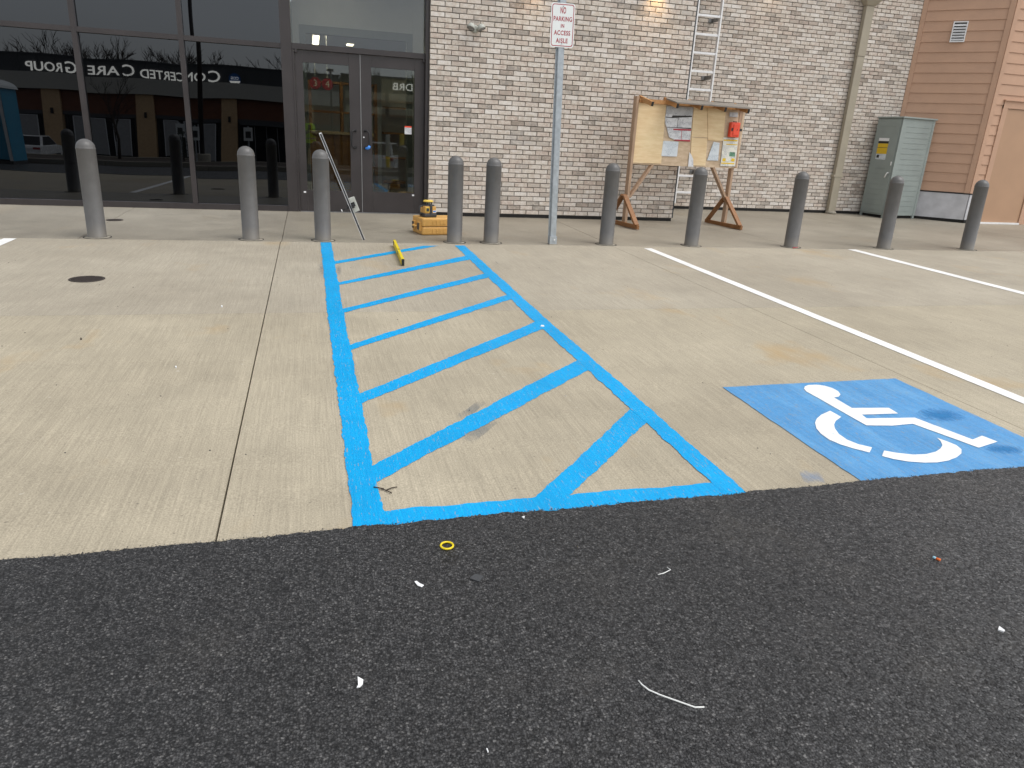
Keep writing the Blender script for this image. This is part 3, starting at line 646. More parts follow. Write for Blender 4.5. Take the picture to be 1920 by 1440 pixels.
q = [ondiag(p, .03) for p in ((1788.3,41.7),(1816.7,38.3),(1808.3,78.3),(1780,80))]; Mi = MD.inverted(); q = [Mi @ p for p in q]
x0 = (q[0].x+q[3].x)/2; x1 = (q[1].x+q[2].x)/2; z0 = (q[2].z+q[3].z)/2; z1 = (q[0].z+q[1].z)/2
LV = thing('louvre_vent', 'small square metal louvre vent high on the salmon siding', 'vent', MD @ Vector(((x0+x1)/2,-.03,z0)))
for a, b in (((x0,-.05,z0),(x0+.02,-.021,z1)), ((x1-.02,-.05,z0),(x1,-.021,z1)), ((x0+.021,-.05,z0),(x1-.021,-.021,z0+.02)), ((x0+.021,-.05,z1-.02),(x1-.021,-.021,z1))): obj('frame', mbox(MD, a, b), M_ALU, LV)
obj('backing', mbox(MD, (x0+.01,-.0235,z0+.01), (x1-.01,-.021,z1-.01)), M_HOLE, LV)
for k in range(6):
    zz = z0+.03+k*(z1-z0-.06)/6; mb = MB(); vs = [MD @ Vector(p) for p in ((x0+.022,-.055,zz),(x1-.022,-.055,zz),(x1-.022,-.026,zz+.034),(x0+.022,-.026,zz+.034),(x0+.022,-.055,zz+.003),(x1-.022,-.055,zz+.003),(x1-.022,-.026,zz+.037),(x0+.022,-.026,zz+.037))]
    mb.add(vs, [(3,2,1,0),(4,5,6,7),(0,1,5,4),(1,2,6,5),(2,3,7,6),(3,0,4,7)]); obj('slat', mb, M_ALU, LV)

# ================================================================== downspout
ysp = BY-.10; a = ony((1553,397), ysp); b = ony((1567,397), ysp); t0 = ony((1627,10), ysp)
DS = thing('downspout', 'tan metal downspout with collector head on the set-back brick wall', 'downspout', (a.x+.07,BY-.05,zg(BY)))
x0, x1 = a.x, b.x-.015; zh = t0.z
box('pipe', (x0,ysp,.055), (x1,BY-.012,2.95), M_SPOUT, DS, .008); box('pipe', (x0-.006,ysp-.006,2.952), (x1+.006,BY-.010,zh), M_SPOUT, DS, .008)
mb = MB(); cx = (x0+x1)/2
for dz, hw, dd in ((0,.095,.02),(.13,.20,.10),(.42,.20,.10),(.42,.215,.115),(.46,.215,.115)):
    mb.v += [Vector(p) for p in ((cx-hw,ysp-dd,zh+dz),(cx+hw,ysp-dd,zh+dz),(cx+hw,BY-.012,zh+dz),(cx-hw,BY-.012,zh+dz))]
for i in range(4):
    for k in range(4): mb.f.append((i*4+k,i*4+(k+1)%4,(i+1)*4+(k+1)%4,(i+1)*4+k)); mb.m.append(0); mb.sm.append(False)
mb.f += [(3,2,1,0),(16,17,18,19)]; mb.m += [0,0]; mb.sm += [False,False]
obj('collector_head', mb, M_SPOUT, DS)
box('strap', (x0-.03,ysp-.009,.75), (x1+.03,BY-.004,.79), M_SPOUT, DS); mb = MB(); obj('boot', mb.lathe([(0,.0),(.10,.0),(.11,.02),(.09,.05),(.06,.055),(0,.055)], (cx,BY-.07,zg(BY)), 16), M_GROUT, DS)

# ================================================================== roof ladder
LY = 12.5; lx0, lx1 = 6.505, 6.985
LA = thing('roof_ladder', 'fixed aluminium roof ladder on the set-back wall behind the plywood board', 'ladder', (6.74,LY,zg(LY)))
for x in (lx0-.004, lx1-.024):
    box('rail', (x,LY,.16), (x+.028,LY+.065,5.0), M_ALU, LA, .002)
box('rail_flange', (lx0-.032,LY+.055,.45), (lx0-.022,LY+.075,2.66), M_ALU, LA)
k = 0
while True:
    z = .36+.2965*k
    if z > 4.9: break
    box('rung', (lx0+.0245,LY+.008,z-.019), (lx1-.0245,LY+.05,z+.019), M_ALU, LA, .004); k += 1
for z in (.72, 2.36, 3.30, 4.4):
    for x in (lx0, lx1-.022):
        box('bracket', (x+.003,LY+.066,z-.035), (x+.018,BY-.004,z+.035), M_ALUD, LA)
        box('bracket_foot', (x-.055,BY-.010,z-.035), (x+.002,BY-.003,z+.035), M_ALUD, LA)

# ================================================================== bollards
BH, BR, YBO = .983, .0895, 8.514
PX = [-2.198,-.670,.102,1.6145,2.0597,3.5503,4.7396,6.2393,7.7509,9.2162]
BL = ['grey bollard standing furthest left in the frame, before the dark glazing','grey bollard in front of the jamb between dark glazing and doors','grey bollard with the aluminium grade rod leaning on its dome','left bollard of the close pair, hiding part of the yellow case','right bollard of the close pair before the brick wall','grey bollard at the left foot of the plywood board','grey bollard in front of the middle of the plywood board','grey bollard with a bit of red litter at its base','grey bollard in front of the grey-green steel cabinet','grey bollard furthest right, before the salmon siding corner','grey bollard left of the frame, seen only as a reflection in the dark glazing']
PX.append(ony((131,300), 2*YGL-YBO).x)
zb = zg(YBO)
B0 = thing('bollard', BL[0], 'bollard', (PX[0],YBO,zb), 'grey bollards along the walk')
prof = [(BR+.002,.002),(BR+.002,.02),(BR,.022),(BR,.883),(BR+.0016,.886),(BR+.0016,.894),(BR-.001,.897)]+[(BR*math.cos(a)*.99, .897+(BH-.897)*math.sin(a)) for a in [math.radians(d) for d in (8,18,28,38,48,58,68,78,86)]]+[(0,BH)]
obj('sleeve', MB().lathe(prof, W[B0], 40), M_BOLL, B0)
obj('grout_collar', MB().lathe([(BR+.004,-.02),(BR+.03,-.02),(BR+.034,.001),(BR+.004,.004)], W[B0], 28), M_GROUT, B0)
obj('cut_ring', MB().lathe([(BR+.036,.0),(BR+.036,.0025),(BR+.046,.0025),(BR+.046,.0)], W[B0], 28), M_HOLE, B0)
for i, x in enumerate(PX[1:]):
    c = copy_tree(B0); c.location = (x, YBO, zb); c['label'] = BL[i+1]; c.rotation_euler = (random.uniform(-.006,.006), random.uniform(-.008,.008), i*.7); W[c] = Vector(c.location)

# ================================================================== access aisle sign
SY = 8.41; q = [ony(p, SY) for p in zm((780,0), 3, [(770,10),(900,20),(888,268),(755,262)])]; pb = gp((1033,457))
SG = thing('parking_sign', 'white sign with red NO PARKING IN ACCESS AISLE lettering on galvanised post', 'sign', (pb.x,pb.y,zg(pb.y)))
pt = ony((1056,0), SY+.03); tp = Vector((pb.x+(pt.x-pb.x)*1.3, SY+.035, 3.3)); bb = Vector((pb.x+.004, SY+.035, zg(SY)))
mb = MB(); hw = .028                                    # U-channel post: web and two flanged sides
for a, w, h, oy in ((-hw,.007,.032,.016),(hw,.007,.032,.016)): mb.bar(bb+Vector((a,oy,0)), tp+Vector((a,oy,0)), w, h, 0, (0,1,0))
mb.bar(bb, tp, .050, .006, 0, (0,1,0))
for a in (-hw-.012, hw+.012): mb.bar(bb+Vector((a,.033,0)), tp+Vector((a,.033,0)), .022, .005, 0, (0,1,0))
obj('post', mb, M_GALV, SG)
box('post_base', (bb.x-.05,bb.y-.03,bb.z), (bb.x+.05,bb.y+.06,bb.z+.008), M_GROUT, SG); box('anchor_sleeve', (bb.x-.045,bb.y-.022,bb.z+.0085), (bb.x+.045,bb.y+.05,bb.z+.10), M_GALV, SG); obj('bolt', MB().tube([(bb.x+.012,bb.y-.032,bb.z+.06),(bb.x+.012,bb.y-.02,bb.z+.06)], .010, 6), M_ALU, SG)
cx = sum(p.x for p in q)/4; cz = sum(p.z for p in q)/4; sw, sh = .278, .446
MS = Matrix.Translation((cx, SY+.028, cz)) @ Matrix.Rotation(math.radians(-1.2), 4, 'Y') @ Matrix.Rotation(math.pi/2, 4, 'X')
def rrect(w, h, r, n=5):
    P = []
    for sx, sy, a0 in ((1,1,0),(-1,1,90),(-1,-1,180),(1,-1,270)):
        for k in range(n+1): a = math.radians(a0+90*k/n); P.append(Vector((sx*(w/2-r)+r*math.cos(a), sy*(h/2-r)+r*math.sin(a), 0)))
    return P
mb = MB(); obj('plate', mb.prism([MS @ p for p in rrect(sw, sh, .03)], MS.to_3x3() @ Vector((0,0,.0022))), M_SIGNW, SG)
o1, i1 = rrect(sw-.022, sh-.022, .026), rrect(sw-.038, sh-.038, .021); n = len(o1); mb = MB()
mb.add([MS @ (p+Vector((0,0,.0030))) for p in o1+i1], [(k,(k+1)%n,n+(k+1)%n,n+k) for k in range(n)]); obj('border', mb, M_RED, SG)
for tx, y, s, sx in (('NO',.147,.088,.066),('PARKING',.062,.064,.216),('IN',-.007,.052,.040),('ACCESS',-.078,.065,.192),('AISLE',-.157,.066,.140)):
    obj('lettering', ztext(tx, s, MS @ Matrix.Translation((0,y,.0032)), 0, 1, s*.022, spacing=1.08, width=sx), M_RED, SG)
for y in (.19, -.184):
    p = MS @ Vector((0,y,.004)); obj('bolt', MB().tube([p, p+Vector((0,-.006,0))], .007, 6), M_GALV, SG)

# ================================================================== twin floodlight on the wall
p = ony((892,52), AY-.05)
FL = thing('twin_floodlight', 'small grey twin-head floodlight fixed to the brick wall', 'light fixture', (p.x,AY,p.z))
mb = MB(); mb.lathe([(0,0),(.05,0),(.05,.02),(.035,.032),(0,.032)], (0,0,0), 16); qd = MB(); qd.add([Vector((p.x+v.x, AY-.004-v.z, p.z-.012+v.y)) for v in mb.v], mb.f); obj('base', qd, M_LGREY, FL)
for sx in (-1, 1):
    c = Vector((p.x+sx*.068, AY-.085, p.z+.012)); ax = Vector((sx*.35,-.28,-.9)).normalized()
    obj('arm', MB().tube([(p.x+sx*.015,AY-.035,p.z-.012),(p.x+sx*.03,AY-.06,p.z-.02),c-ax*.02], .009, 6), M_LGREY, FL)
    R = ax.to_track_quat('Z','Y').to_matrix().to_4x4(); mh = MB(); pr = [(0,-.035),(.035,-.03),(.054,.0),(.060,.03),(.056,.034)]
    t = MB().lathe(pr, (0,0,0), 16); hd = MB(); hd.add([c+R.to_3x3() @ v for v in t.v], t.f, 0, True); h = obj('lamp_head', hd, M_LGREY, FL)
    t = MB().lathe([(0,.030),(.054,.030)], (0,0,0), 16); hd = MB(); hd.add([c+R.to_3x3() @ v for v in t.v], t.f); obj('lens', hd, M_ALUD, h)

# warm wall lamps just above the frame: their glow shows on the bricks
for px, yf, en, lab in (((1240,-34), AY, 11, 'lit warm wall lamp on the brick wall above the plywood board'), ((1003,-46), AY, 4, 'lit warm wall lamp on the brick wall above the parking sign'), ((1455,-46), BY, 4, 'lit warm wall lamp on the set-back brick wall')):
    p = ony(px, yf-.1); T = thing('wall_lamp', lab, 'wall lamp', (p.x,yf,p.z), 'warm wall lamps')
    box('back_plate', (p.x-.06,yf-.018,p.z-.05), (p.x+.06,yf-.003,p.z+.25), M_BRONZE, T); obj('shade', MB().lathe([(.055,0),(.062,.0),(.062,.22),(0,.23)], (p.x,yf-.09,p.z), 20), M_BRONZE, T)
    obj('bulb', MB().lathe([(0,.03),(.03,.035),(.035,.06),(.02,.1),(0,.11)], (p.x,yf-.09,p.z), 12), M_LAMPW, T)
    ld = bpy.data.lights.new('lamp_glow', 'SPOT'); ld.energy = en; ld.color = (1.0,.62,.25); ld.spot_size = math.radians(110); ld.spot_blend = .8; ld.shadow_soft_size = .03
    lo = bpy.data.objects.new('lamp_glow', ld); COL.objects.link(lo); lo.parent = T; lo.location = (0,-.09,-.015); lo.rotation_euler = (math.radians(-12),0,0)

# ================================================================== plywood permit board
PL, PR_ = Vector((4.585,10.27,0)), Vector((6.45,10.50,0)); bd = (PR_-PL); BW = bd.length; bd.normalize(); bn = Vector((bd.y,-bd.x,0))
if bn.y > 0: bn = -bn
zb = zg(10.38); MBd = fr(Vector((PL.x,PL.y,zb)), bd, bn); MBi = MBd.inverted()
def onb(px, off=0.0): v = MBi @ onplane(px, Vector((PL.x,PL.y,0))+bn*off, bn); return v
PBd = thing('permit_board', 'freestanding plywood notice board on splayed lumber feet with rafter roof', 'notice board', (5.5,10.38,zb))
def pb_(name, a, b, mat, bev=0): return obj(name, mbox(MBd, a, b), mat, PBd, bev)
z0, z1 = .895, 1.80
pb_('panel', (.0,0,z0), (BW+.03,.016,z1), M_PLYG)
pb_('post', (-.045,-.02,.0), (-.002,.07,1.83), M_POST, .003); pb_('post', (BW-.06,.018,.0), (BW-.015,.10,1.80), M_POST, .003)
def sheet(name, pts, t, mat, parent=PBd, base=0.0):
    v = [onb(p, base) for p in pts]; mb = MB(); return obj(name, mb.prism([MBd @ Vector((p.x,-base-t,p.z)) for p in v], MBd.to_3x3() @ Vector((0,t-.0004,0))), mat, parent)
Q = lambda pts: zm((1140,160), 4.966, pts)
sheet('plywood_sheet', Q([(262,150),(538,168),(492,729),(213,719)]), .010, M_PLY)
sheet('plywood_sheet', Q([(800,165),(918,172),(925,486),(775,478)]), .0088, M_PLY); sheet('plywood_sheet', Q([(922,172),(1098,186),(1070,518),(929,512)]), .0088, M_PLY)
sheet('plywood_sheet', Q([(775,486),(922,494),(904,748),(762,745)]), .0092, M_PLY)
sheet('batten', Q([(1232,200),(1262,203),(1192,764),(1164,762)]), .0085, M_POST)
def foot(xl, y0, y1):
    pb_('foot', (xl-.02,-y0,.0), (xl+.02,y1,.06), M_FOOT, .003)
    for s, ye in ((-1,-y0+.05),(1,y1-.05)):
        a = MBd @ Vector((xl+.0,ye,.055)); b = MBd @ Vector((xl+.0,.03+.02*s,.45)); obj('foot_brace', MB().bar(a, b, .036, .07, 0, tuple(bd)), M_FOOT, PBd, .002)
foot(-.075, .46, .46); foot(BW-.09, .46, .46)
for a, b in (((.015,.035,.42),(.36,.035,.90)), ((BW-.075,.035,.40),(BW-.42,.035,.90))): obj('knee_brace', MB().bar(MBd @ Vector(a), MBd @ Vector(b), .035, .075, 0, tuple(bn)), M_POST, PBd, .002)
pb_('ledger', (.0,-.035,1.745), (BW+.02,-.0005,1.80), M_RAFT)
rx = [.04, .46, .88, 1.30, 1.72]
for x in rx:
    a, b = MBd @ Vector((x,.05,1.815)), MBd @ Vector((x+.02,-.28,1.725)); obj('rafter', MB().bar(a, b, .036, .062), M_RAFT, PBd)
    d = (b-a).normalized(); obj('rafter_end', MB().bar(b+d*.0005, b+d*.006, .0365, .0625), M_BLACK, PBd)
mb = MB(); vs = [(rx[1]-.06,-.09,1.8105),(rx[4]+.06,-.09,1.8105),(rx[4]+.08,-.285,1.757),(rx[1]-.0,-.285,1.757)]
mb.prism([MBd @ Vector(v) for v in vs], (0,0,.018)); obj('roof_sheet', mb, M_GREYW, PBd)
# notices on the board
K = lambda pts: zm((1230,190), 11.076, pts)
def notice(label, pts, mat, cat='notice'):
    v = [onb(p, .0115) for p in K(pts)]; c = MBd @ Vector((sum(p.x for p in v)/len(v), -.012, min(p.z for p in v)))
    T = thing('notice', label, cat, c, 'papers pinned on the plywood board'); sheet('sheet', K(pts), .0012, mat, T, .0102); return T
LP = notice('large torn labour poster with grey, black and red headed blocks', [(205,262),(755,300),(730,570),(705,800),(370,790),(270,745),(222,540),(190,450),(190,330)], M_PAPER)
sheet('top_block', K([(222,90),(778,125),(757,298),(206,262)]), .0014, M_PAPERG, LP, .0102)
sheet('black_band', K([(345,290),(750,300),(747,326),(335,348),(200,335),(202,322),(325,330)]), .0008, M_LABK, LP, .0115); sheet('dark_rule', K([(220,532),(730,553),(729,574),(226,545)]), .0008, M_LABK, LP, .0115)
sheet('red_band', K([(360,567),(728,577),(724,612),(358,600)]), .0008, M_RED, LP, .0118); sheet('red_band', K([(395,792),(712,800),(706,838),(372,815)]), .0013, M_RED, LP, .0102); sheet('red_rule', K([(527,606),(537,606),(527,798),(517,798)]), .0008, M_RED, LP, .0118)
sheet('dark_rule', K([(458,340),(466,340),(446,545),(438,545)]), .0008, M_LABK, LP, .0115)
notice('pale printed permit sheet with rounded corners below the labour poster', [(165,820),(455,838),(466,850),(437,1135),(425,1146),(125,1138),(110,1125),(150,830)], M_PAPERB)
notice('torn white paper sliver at the bottom edge of the board', [(695,1055),(735,1110),(772,1200),(776,1362),(664,1352)], M_PAPER)
notice('white sheet with its left corner folded, beside the yellow poster', [(1195,840),(1320,862),(1290,1232),(1058,1225)], M_PAPERB)
YP = notice('yellow and white safety poster under the orange box', [(1400,748),(1712,762),(1642,1352),(1335,1345)], M_PAPERY)
for nm, pp, mt in (('yellow_band', [(1405,790),(1695,802),(1690,832),(1402,820)], M_LABY), ('yellow_band', [(1460,880),(1690,895),(1687,912),(1458,898)], M_LABY), ('yellow_band', [(1352,1270),(1628,1282),(1624,1308),(1348,1296)], M_LABY), ('yellow_patch', [(1385,1180),(1450,1183),(1442,1250),(1376,1247)], M_LABY), ('yellow_patch', [(1565,1183),(1635,1187),(1628,1250),(1558,1248)], M_LABY), ('picture', [(1530,1050),(1645,1060),(1636,1152),(1518,1142)], plain('green_picture', (.10,.22,.14), .6, var=.8, scale=70))):
    sheet(nm, K(pp), .0008, mt, YP, .0115)
notice('small white card above the orange box', [(1530,220),(1700,236),(1695,332),(1525,320)], M_PAPERG)
v = [onb(p, .05) for p in K([(1545,430),(1725,440),(1715,750),(1520,745)])]; x0 = (v[0].x+v[3].x)/2; x1 = (v[1].x+v[2].x)/2; za = (v[2].z+v[3].z)/2; zc = (v[0].z+v[1].z)/2
OB = thing('orange_box', 'bright orange-red plastic document box hung on the plywood board', 'box', MBd @ Vector(((x0+x1)/2,-.01,za)))
obj('shell', mbox(MBd, (x0,-.075,za), (x1,-.0105,zc)), M_ORANGE, OB, .014); obj('raised_panel', mbox(MBd, (x0+.045,-.083,za+.03), (x1-.012,-.073,zc-.03)), M_ORANGE, OB, .004)
zm_ = (za+zc)/2; obj('latch', mbox(MBd, (x1-.002,-.06,zm_-.016), (x1+.055,-.035,zm_+.02)), M_BLACK, OB); obj('latch', mbox(MBd, (x0+.012,-.079,zm_-.02), (x0+.038,-.074,zm_+.025)), M_BLACK, OB); obj('emblem', ztext('A', .04, MBd @ Matrix.Translation((x1-.055,-.0835,zm_)) @ Matrix.Rotation(math.pi/2,4,'X'), 0), M_BLACK, OB)
obj('hanger', mbox(MBd, ((x0+x1)/2-.02,-.05,zc-.002), ((x0+x1)/2+.03,-.011,zc+.012)), M_BLACK, OB)

# ================================================================== grey-green steel cabinet
C0 = Vector((10.90,12.156,0)); c1 = Vector((11.74,12.262,0)); cdv = (c1-C0); CW = cdv.length; cdv.normalize(); cn = Vector((cdv.y,-cdv.x,0)); zc0 = zg(12.3); CDp = .585
MC_ = fr(Vector((C0.x,C0.y,zc0)), cdv, cn)
CB = thing('steel_cabinet', 'grey-green ribbed steel storage cabinet standing in the brick corner', 'cabinet', (11.3,12.5,zc0))
def cbx(name, a, b, mat, bev=0, parent=CB): return obj(name, mbox(MC_, a, b), mat, parent, bev)
CH = 1.895
cbx('body', (0,0,.055), (CW,CDp,CH-.03), M_CAB, .006); cbx('lid', (-.03,-.03,CH-.029), (CW+.03,CDp+.0,CH), M_CAB, .008); cbx('under_shade', (.03,.03,.0), (CW-.03,CDp-.03,.054), M_HOLE)  # near-black block paints in the shade below the raised cabinet
for x, y in ((.0,.0),(CW-.05,.0),(.0,CDp-.05),(CW-.05,CDp-.05)): cbx('foot', (x,y,.0), (x+.05,y+.05,.0545), M_CAB)
cbx('corner_post', (-.006,-.006,.058), (.055,-.0005,CH-.031), M_CAB); cbx('corner_post', (CW-.05,-.006,.058), (CW+.004,-.0005,CH-.031), M_CAB)
dr = cbx('door', (-.012,.03,.085), (-.0005,CDp-.02,CH-.05), M_CAB, .003)      # the labelled leaf faces left
nr = 17
for k in range(nr):
    z = .14+k*(CH-.32)/(nr-1)
    cbx('rib', (.13,-.0048,z), (CW-.12,-.0008,z+.008), M_CAB, .0015)
    if not (1.0 < z < 1.62): cbx('rib', (-.0165,.12,z), (-.0125,CDp-.10,z+.008), M_CAB, .0015, dr)
lz, lh = 1.10, .40; Yl = (.22,.46)
for nm, f0, f1, mt in (('label', .0, .26, M_PAPERB), ('label_yellow', .265, .56, M_LABY), ('label_rule', .545, .56, M_LABK), ('label_yellow', .565, .745, M_LABY), ('label_black', .75, .86, M_LABK), ('label', .862, 1.0, M_STICK)):
    cbx(nm, (-.0138-(.0006 if nm == 'label_rule' else 0),Yl[0],lz+lh*f0), (-.0125,Yl[1],lz+lh*f1), mt, 0, dr)
cbx('pictogram', (-.0146,Yl[1]-.08,lz+.03), (-.0139,Yl[1]-.02,lz+.085), M_LABK, 0, dr)
obj('handle', MB().tube([MC_ @ Vector(p) for p in ((-.012,.075,.86),(-.05,.075,.86),(-.055,.085,.84),(-.05,.11,.79),(-.045,.12,.77))], .011, 8), M_ALU, dr); cbx('keeper', (-.022,.05,1.0), (-.0125,.07,1.07), M_ALU, 0, dr)

# ================================================================== survey kit by the doors
cz_ = zg(9.15); MK = Matrix.Translation((1.30,8.985,cz_)) @ Matrix.Rotation(math.radians(12), 4, 'Z')
CS = thing('instrument_case', 'amber plastic instrument case lying flat behind the close pair of bollards', 'case', (1.5,9.15,cz_))
def kb(name, a, b, mat, bev=0, seg=2): return obj(name, mbox(MK, a, b), mat, CS, bev, seg)
kb('lower_shell', (0,.0,.0), (.50,.37,.098), M_CASE, .022, 3); kb('upper_shell', (0,.0,.101), (.50,.37,.205), M_CASE, .022, 3); kb('seam', (.012,.012,.096), (.488,.358,.103), M_DGREY)
for x in (.13,.18,.23,.28,.33): kb('rib', (x,-.005,.13), (x+.018,.004,.185), M_CASE, .003); kb('rib', (x,-.005,.02), (x+.018,.004,.075), M_CASE, .003)
for y in (.045,.235): kb('latch_block', (-.022,y,.045), (.03,y+.085,.150), M_CASE, .006); kb('latch', (-.030,y+.02,.06), (-.0225,y+.07,.14), M_DGREY, .002)
obj('carry_handle', MB().tube([MK @ Vector(p) for p in ((-.005,.135,.10),(-.045,.142,.098),(-.05,.185,.098),(-.045,.228,.098),(-.005,.232,.10))], .0125, 8), M_CASE, CS)
pl_ = MK @ Vector((.135,.17,.206))
LS_ = thing('laser_level', 'yellow and charcoal rotating laser level standing on the amber case', 'laser level', pl_)
ML = Matrix.Translation(pl_) @ Matrix.Rotation(math.radians(18), 4, 'Z')
def lb(name, a, b, mat, bev=0): return obj(name, mbox(ML, a, b), mat, LS_, bev, 2)
lb('base', (-.085,-.08,.0), (.085,.08,.05), M_DGREY, .015); lb('body', (-.078,-.074,.045), (.078,.074,.135), M_CASE, .016); lb('spine', (-.014,-.082,.02), (.020,-.06,.148), M_DGREY, .005); lb('shoulder', (-.062,-.06,.130), (.062,.06,.152), M_DGREY, .014)
lb('control_panel', (-.071,-.078,.062), (-.018,-.0735,.125), M_CASEY, .002); lb('screen', (-.063,-.080,.072), (-.026,-.0775,.112), M_DGREY); lb('label', (.028,-.0765,.056), (.074,-.0738,.084), M_STICK); lb('label_blue', (.031,-.0775,.066), (.070,-.0766,.080), M_BLUEP)
for k in range(4):
    a = k*math.pi/2+.78; lb('head_pillar', (.042*math.cos(a)-.006,.042*math.sin(a)-.006,.151), (.042*math.cos(a)+.006,.042*math.sin(a)+.006,.182), M_DGREY)
tp_ = MB().lathe([(0,.150),(.026,.150),(.026,.182)], (0,0,0), 16); q = MB(); q.add([ML @ v for v in tp_.v], tp_.f, 0, True); obj('rotor', q, M_LGREY, LS_)
tp_ = MB().lathe([(0,.182),(.064,.182),(.066,.192),(.05,.203),(0,.205)], (0,0,0), 20); q = MB(); q.add([ML @ v for v in tp_.v], tp_.f, 0, True); obj('top_cap', q, M_CASEY, LS_)
obj('grip', MB().tube([ML @ Vector(p) for p in ((-.070,0,.135),(-.108,0,.13),(-.118,0,.09),(-.112,0,.04),(-.082,0,.025))], .010, 8), M_DGREY, LS_)

rf = gp((682,449)); rtp = ony((601,251), 8.60); rf.y = 8.585; rf = Vector((rf.x, 8.585, zg(8.585)))
GR = thing('grade_rod', 'slim aluminium grade rod leaning on the dome of a bollard', 'rod', rf)
rd = (rtp-rf).normalized(); rs = rd.cross(Vector((0,1,0))).normalized()
obj('core', MB().bar(rf+rd*.006, rtp, .020, .018, 0, (0,1,0)), M_DGREY, GR)
for s in (-1, 1): obj('edge_rail', MB().bar(rf+rs*s*.0125+rd*.003-Vector((0,.003,0)), rtp+rs*s*.0125-Vector((0,.003,0)), .004, .022, 0, (0,1,0)), M_ALU, GR)
obj('top_cap', MB().bar(rtp+rd*.0005, rtp+rd*.012, .0275, .022, 0, (0,1,0)), M_STICK, GR); obj('foot_cap', MB().bar(rf-rd*.0, rf+rd*.0028, .0275, .022, 0, (0,1,0)), M_BLACK, GR)
pr_ = ony((659,386), 8.58); tpar = (pr_-rf).dot(rd); pc = rf+rd*tpar
RC = thing('laser_receiver', 'small pale laser receiver clamped to the leaning rod', 'receiver', pc)
MR = Matrix(((rs.x,0,rd.x,pc.x),(rs.y,1,rd.y,pc.y),(rs.z,0,rd.z,pc.z),(0,0,0,1)))
if rs.x < 0: MR = MR @ Matrix.Scale(-1, 4, (1,0,0))
def rb(name, a, b, mat, bev=0): return obj(name, mbox(MR, a, b), mat, RC, bev)
rb('housing', (.014,.016,-.085), (.085,.044,.085), M_LGREY, .010); rb('clamp', (-.03,.0135,-.02), (.060,.0158,.03), M_BLACK); rb('clamp_jaw', (.013,-.02,-.03), (.045,.0132,.01), M_BLACK, .003); rb('clamp_jaw', (-.03,-.02,-.025), (-.0135,.0132,.012), M_BLACK, .003)
obj('clamp_screw', MB().tube([MR @ Vector((-.03,-.004,-.008)), MR @ Vector((-.10,-.004,-.012))], .007, 8), M_BLACK, RC); obj('screw_knob', MB().tube([MR @ Vector((-.10,-.004,-.012)), MR @ Vector((-.112,-.004,-.013))], .014, 8), M_ALU, RC)

la = gp((755.5,499)); lb_ = gp((739.5,452), .055); lb_.z = zg(lb_.y)
LV2 = thing('spirit_level', 'long yellow spirit level lying on edge across a blue stripe', 'level', (la+lb_)/2)
ld_ = (lb_-la).normalized(); Ln = (lb_-la).length; side = Vector((ld_.y,-ld_.x,0)); MLv = Matrix(((side.x,ld_.x,0,la.x),(side.y,ld_.y,0,la.y),(0,ld_.z,1,la.z+.007),(0,0,0,1)))
def vb(name, a, b, mat): return obj(name, mbox(MLv, a, b), mat, LV2)
M_LVY = plain('level_yellow', (.80,.62,.01), .38, var=.04)
vb('bottom_flange', (-.013,0,.0), (.013,Ln,.007), M_LVY); vb('top_flange', (-.013,0,.055), (.013,Ln,.062), M_LVY); vb('web', (-.008,.001,.0075), (.008,Ln*.462,.0545), M_LVY); vb('web', (-.008,Ln*.498,.0075), (.008,Ln-.001,.0545), M_LVY)
vb('vial_block', (-.0095,Ln*.463,.008), (.0095,Ln*.497,.054), M_BLACK); vb('vial_window', (-.0135,Ln*.466,.0622), (.0135,Ln*.494,.0632), M_BLACK)
vb('end_cap', (-.0135,-.006,.0), (.0135,-.0003,.0625), M_BLACK); vb('end_cap', (-.0135,Ln+.0003,.0), (.0135,Ln+.006,.0625), M_BLACK)

# ================================================================== cleanout covers
for (x, y, r, lab) in ((-1.775,6.42,.13,'round dark cast iron cleanout cover in the parking concrete'), (-2.32,9.80,.095,'small round iron cover beside the leftmost bollard')):
    T = thing('cleanout_cover', lab, 'cover', (x,y,zg(y)), 'iron covers')
    obj('rim', MB().lathe([(r-.012,.0005),(r-.012,.004),(r,.004),(r,.0)], (x,y,zg(y)), 32), M_IRON, T)
    obj('lid', MB().lathe([(0,.002),(r-.014,.002),(r-.014,.0)], (x,y,zg(y)), 32), M_IRON, T)
    for k in range(-5, 6):
        yy = k*r/6.2; hw = math.sqrt(max(0,(r-.02)**2-yy*yy)); mb = MB(); mb.bar((x-hw,y+yy,zg(y)+.003), (x+hw,y+yy,zg(y)+.003), .007, .003); obj('tread_bar', mb, M_IRON, T)

# ================================================================== litter
def flat(name, label, px, dz, th, mat, cat='litter', fold=0):
    P = [gp(p, dz) for p in px]; mb = MB(); mb.prism(P, (0,0,th))
    if fold: mb.v[0].z += fold; mb.v[len(P)].z += fold
    o = obj(name, mb, mat); return setp(o, label, cat, 'small litter on the asphalt')
c = gp((838,1022), .012); r = (gp((851.5,1022),.012)-gp((825,1022),.012)).length/2-.003
o = obj('rubber_ring', MB().tube([(c.x+r*math.cos(a), c.y+r*1.02*math.sin(a), zg(c.y+r*math.sin(a))+.0105) for a in [k*math.tau/40 for k in range(40)]], .0036, 8, closed=True), M_LVY); setp(o, 'thin yellow rubber ring lying on the asphalt near the blue line', 'ring')
J = lambda pts: zm((640,960), 6.4, pts)
flat('paper_scrap', 'narrow bent cream paper strip below the yellow ring', J([(876,850),(905,832),(945,862),(992,882),(965,905),(915,885)]), .008, .002, M_STICK, fold=.004)
TG = flat('plastic_tag', 'grey black plastic tag on the asphalt right of the paper strip', J([(1545,795),(1610,752),(1708,780),(1655,845),(1548,810)]), .007, .004, M_DGREY)
